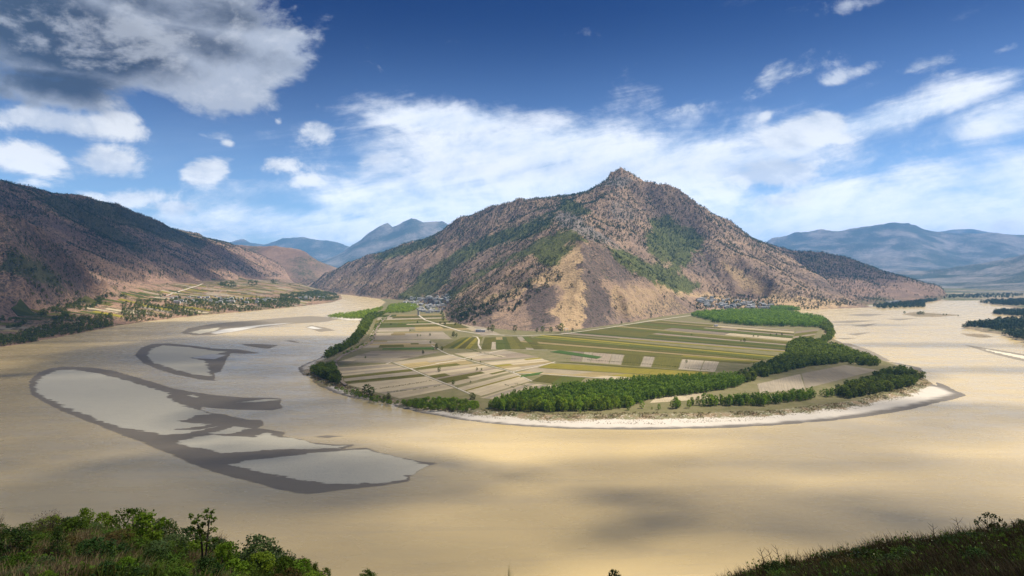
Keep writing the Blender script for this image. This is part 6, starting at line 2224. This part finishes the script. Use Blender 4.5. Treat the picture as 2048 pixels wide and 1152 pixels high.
def blades(name, pts, hs, n, mat, label, spread=0.16, w0=0.012, seed=0, lean=(0.25, 0.0)):
    rng = np.random.default_rng(seed)
    m = len(pts) * n
    P = np.repeat(np.asarray(pts), n, 0) + np.column_stack([rng.normal(size=(m, 2)) * spread, np.zeros(m)])
    P[:, 2] = slope_z(P[:, 0], P[:, 1]) - 0.02
    h = np.repeat(hs, n) * rng.uniform(0.55, 1.15, m)
    a = rng.uniform(0, 6.28, m)
    q = rng.uniform(0.05, 0.55, m)
    d = np.stack([np.cos(a) * q + lean[0], np.sin(a) * q + lean[1], np.ones(m)], -1) * h[:, None]
    s = np.stack([-np.sin(a), np.cos(a), np.zeros(m)], -1) * w0 * rng.uniform(0.7, 1.4, m)[:, None]
    mid = P + d * 0.55 + np.array([0, 0, 0.02])
    tip = P + d * np.array([1.15, 1.15, 0.95])
    V = np.stack([P - s, P + s, mid + s * 0.7, mid - s * 0.7, tip + s * 0.08, tip - s * 0.08], 1).reshape(-1, 3)
    b = np.arange(m)[:, None] * 6
    Fc = np.concatenate([b + [0, 1, 2, 3], b + [3, 2, 4, 5]])
    tone = np.repeat(np.clip(np.repeat(rng.uniform(0, 1, len(pts)), n) + rng.uniform(-0.25, 0.25, m), 0, 1), 6)
    o = mesh_obj(name, V, Fc, mat, attrs=dict(tone=tone))
    tag(o, label, None, kind='stuff')


def build_grass():
    rng = np.random.default_rng(3)
    dry = mat_leaf('dry_grass', (0.21, 0.145, 0.075), (0.36, 0.27, 0.14), 0.2)
    grn = mat_leaf('green_grass', (0.075, 0.105, 0.016), (0.14, 0.16, 0.03), 0.2)
    drk = mat_leaf('brown_grass', (0.055, 0.045, 0.022), (0.105, 0.08, 0.036), 0.2)

    def spots(u0, u1, n, seed, y0, y1):
        r = np.random.default_rng(seed)
        px, y = r.uniform(u0, u1, n), r.uniform(y0, y1, n)
        x = (px - 1024) / F * y
        return np.column_stack([x, y, slope_z(x, y)])
    p = spots(-120, 760, 5200, 1, 15, 40)
    k = vnoise(p[:, 0] / 1.6, p[:, 1] / 1.6, 400)
    blades('dry_grass', p[k > 0.56], rng.uniform(0.25, 0.55, (k > 0.56).sum()), 14, dry, 'tufts of dry tan grass between the bushes of the left slope', seed=1)
    blades('green_grass', p[k <= 0.56], rng.uniform(0.25, 0.6, (k <= 0.56).sum()), 12, grn, 'low green grass and herbs on the left slope', seed=2)
    p = spots(1440, 2140, 6200, 2, 10, 27)
    k = vnoise(p[:, 0] / 1.2, p[:, 1] / 1.2, 410)
    blades('brown_grass', p[k > 0.22], rng.uniform(0.25, 0.6, (k > 0.22).sum()), 14, drk, 'dark brown grass covering the right slope', 0.12, 0.008, seed=3, lean=(-0.25, 0))
    blades('green_grass', p[k <= 0.22], rng.uniform(0.2, 0.5, (k <= 0.22).sum()), 12, grn, 'short green grass on the right slope', 0.12, 0.008, seed=4, lean=(-0.2, 0))
    p = spots(700, 1440, 1500, 6, 15, 34)
    blades('brown_grass', p, rng.uniform(0.2, 0.5, len(p)), 10, drk, 'grass on the slope below the bottom edge', seed=5)
    # herbs: small leafy clumps hugging the soil
    Vs, Fs, Ts, n = [], [], [], 0
    for (u0, u1, cnt, y0, y1, sd_) in ((-120, 700, 1500, 15, 40, 7), (1460, 2140, 900, 10, 26, 8)):
        p = spots(u0, u1, cnt, sd_, y0, y1)
        c = np.repeat(p, 26, 0) + rng.normal(size=(cnt * 26, 3)) * [0.20, 0.20, 0.07] + [0, 0, 0.12]
        V, Fc = quads(c, 0.055, rng, None, 0.6)
        Vs.append(V); Fs.append(Fc + n); n += len(V)
        Ts.append(np.repeat(np.repeat(rng.uniform(0, 1, cnt), 26), 4))
    o = mesh_obj('undergrowth', np.concatenate(Vs), np.concatenate(Fs), N_GREEN, attrs=dict(tone=np.concatenate(Ts)))
    tag(o, 'small leafy herbs hugging the soil of the near slopes', None, kind='stuff')
    # pale flowers on the right slope
    fl = mat_simple('pale_petal', (0.62, 0.60, 0.42), (0.50, 0.48, 0.30), 8.0)
    q = []
    for px, py, k in ((1648, 1128, 26), (1700, 1122, 30), (1716, 1112, 16), (1752, 1108, 22), (1740, 1132, 14), (1800, 1140, 14), (1850, 1094, 10), (1965, 1106, 5), (1690, 1140, 16)):
        for j in range(k):
            h_ = hit_slope(px + rng.normal() * 11, py + rng.normal() * 5)
            q.append((h_[0], h_[1], h_[2] + rng.uniform(0.22, 0.42)))
    V, Fc = quads(np.array(q), 0.028, rng, None, 0.8)
    o = mesh_obj('wildflowers', V, Fc, fl)
    tag(o, 'sprinkle of small pale yellow wildflowers in the grass of the right slope', None, kind='stuff')


build_shrubs()
build_grass()
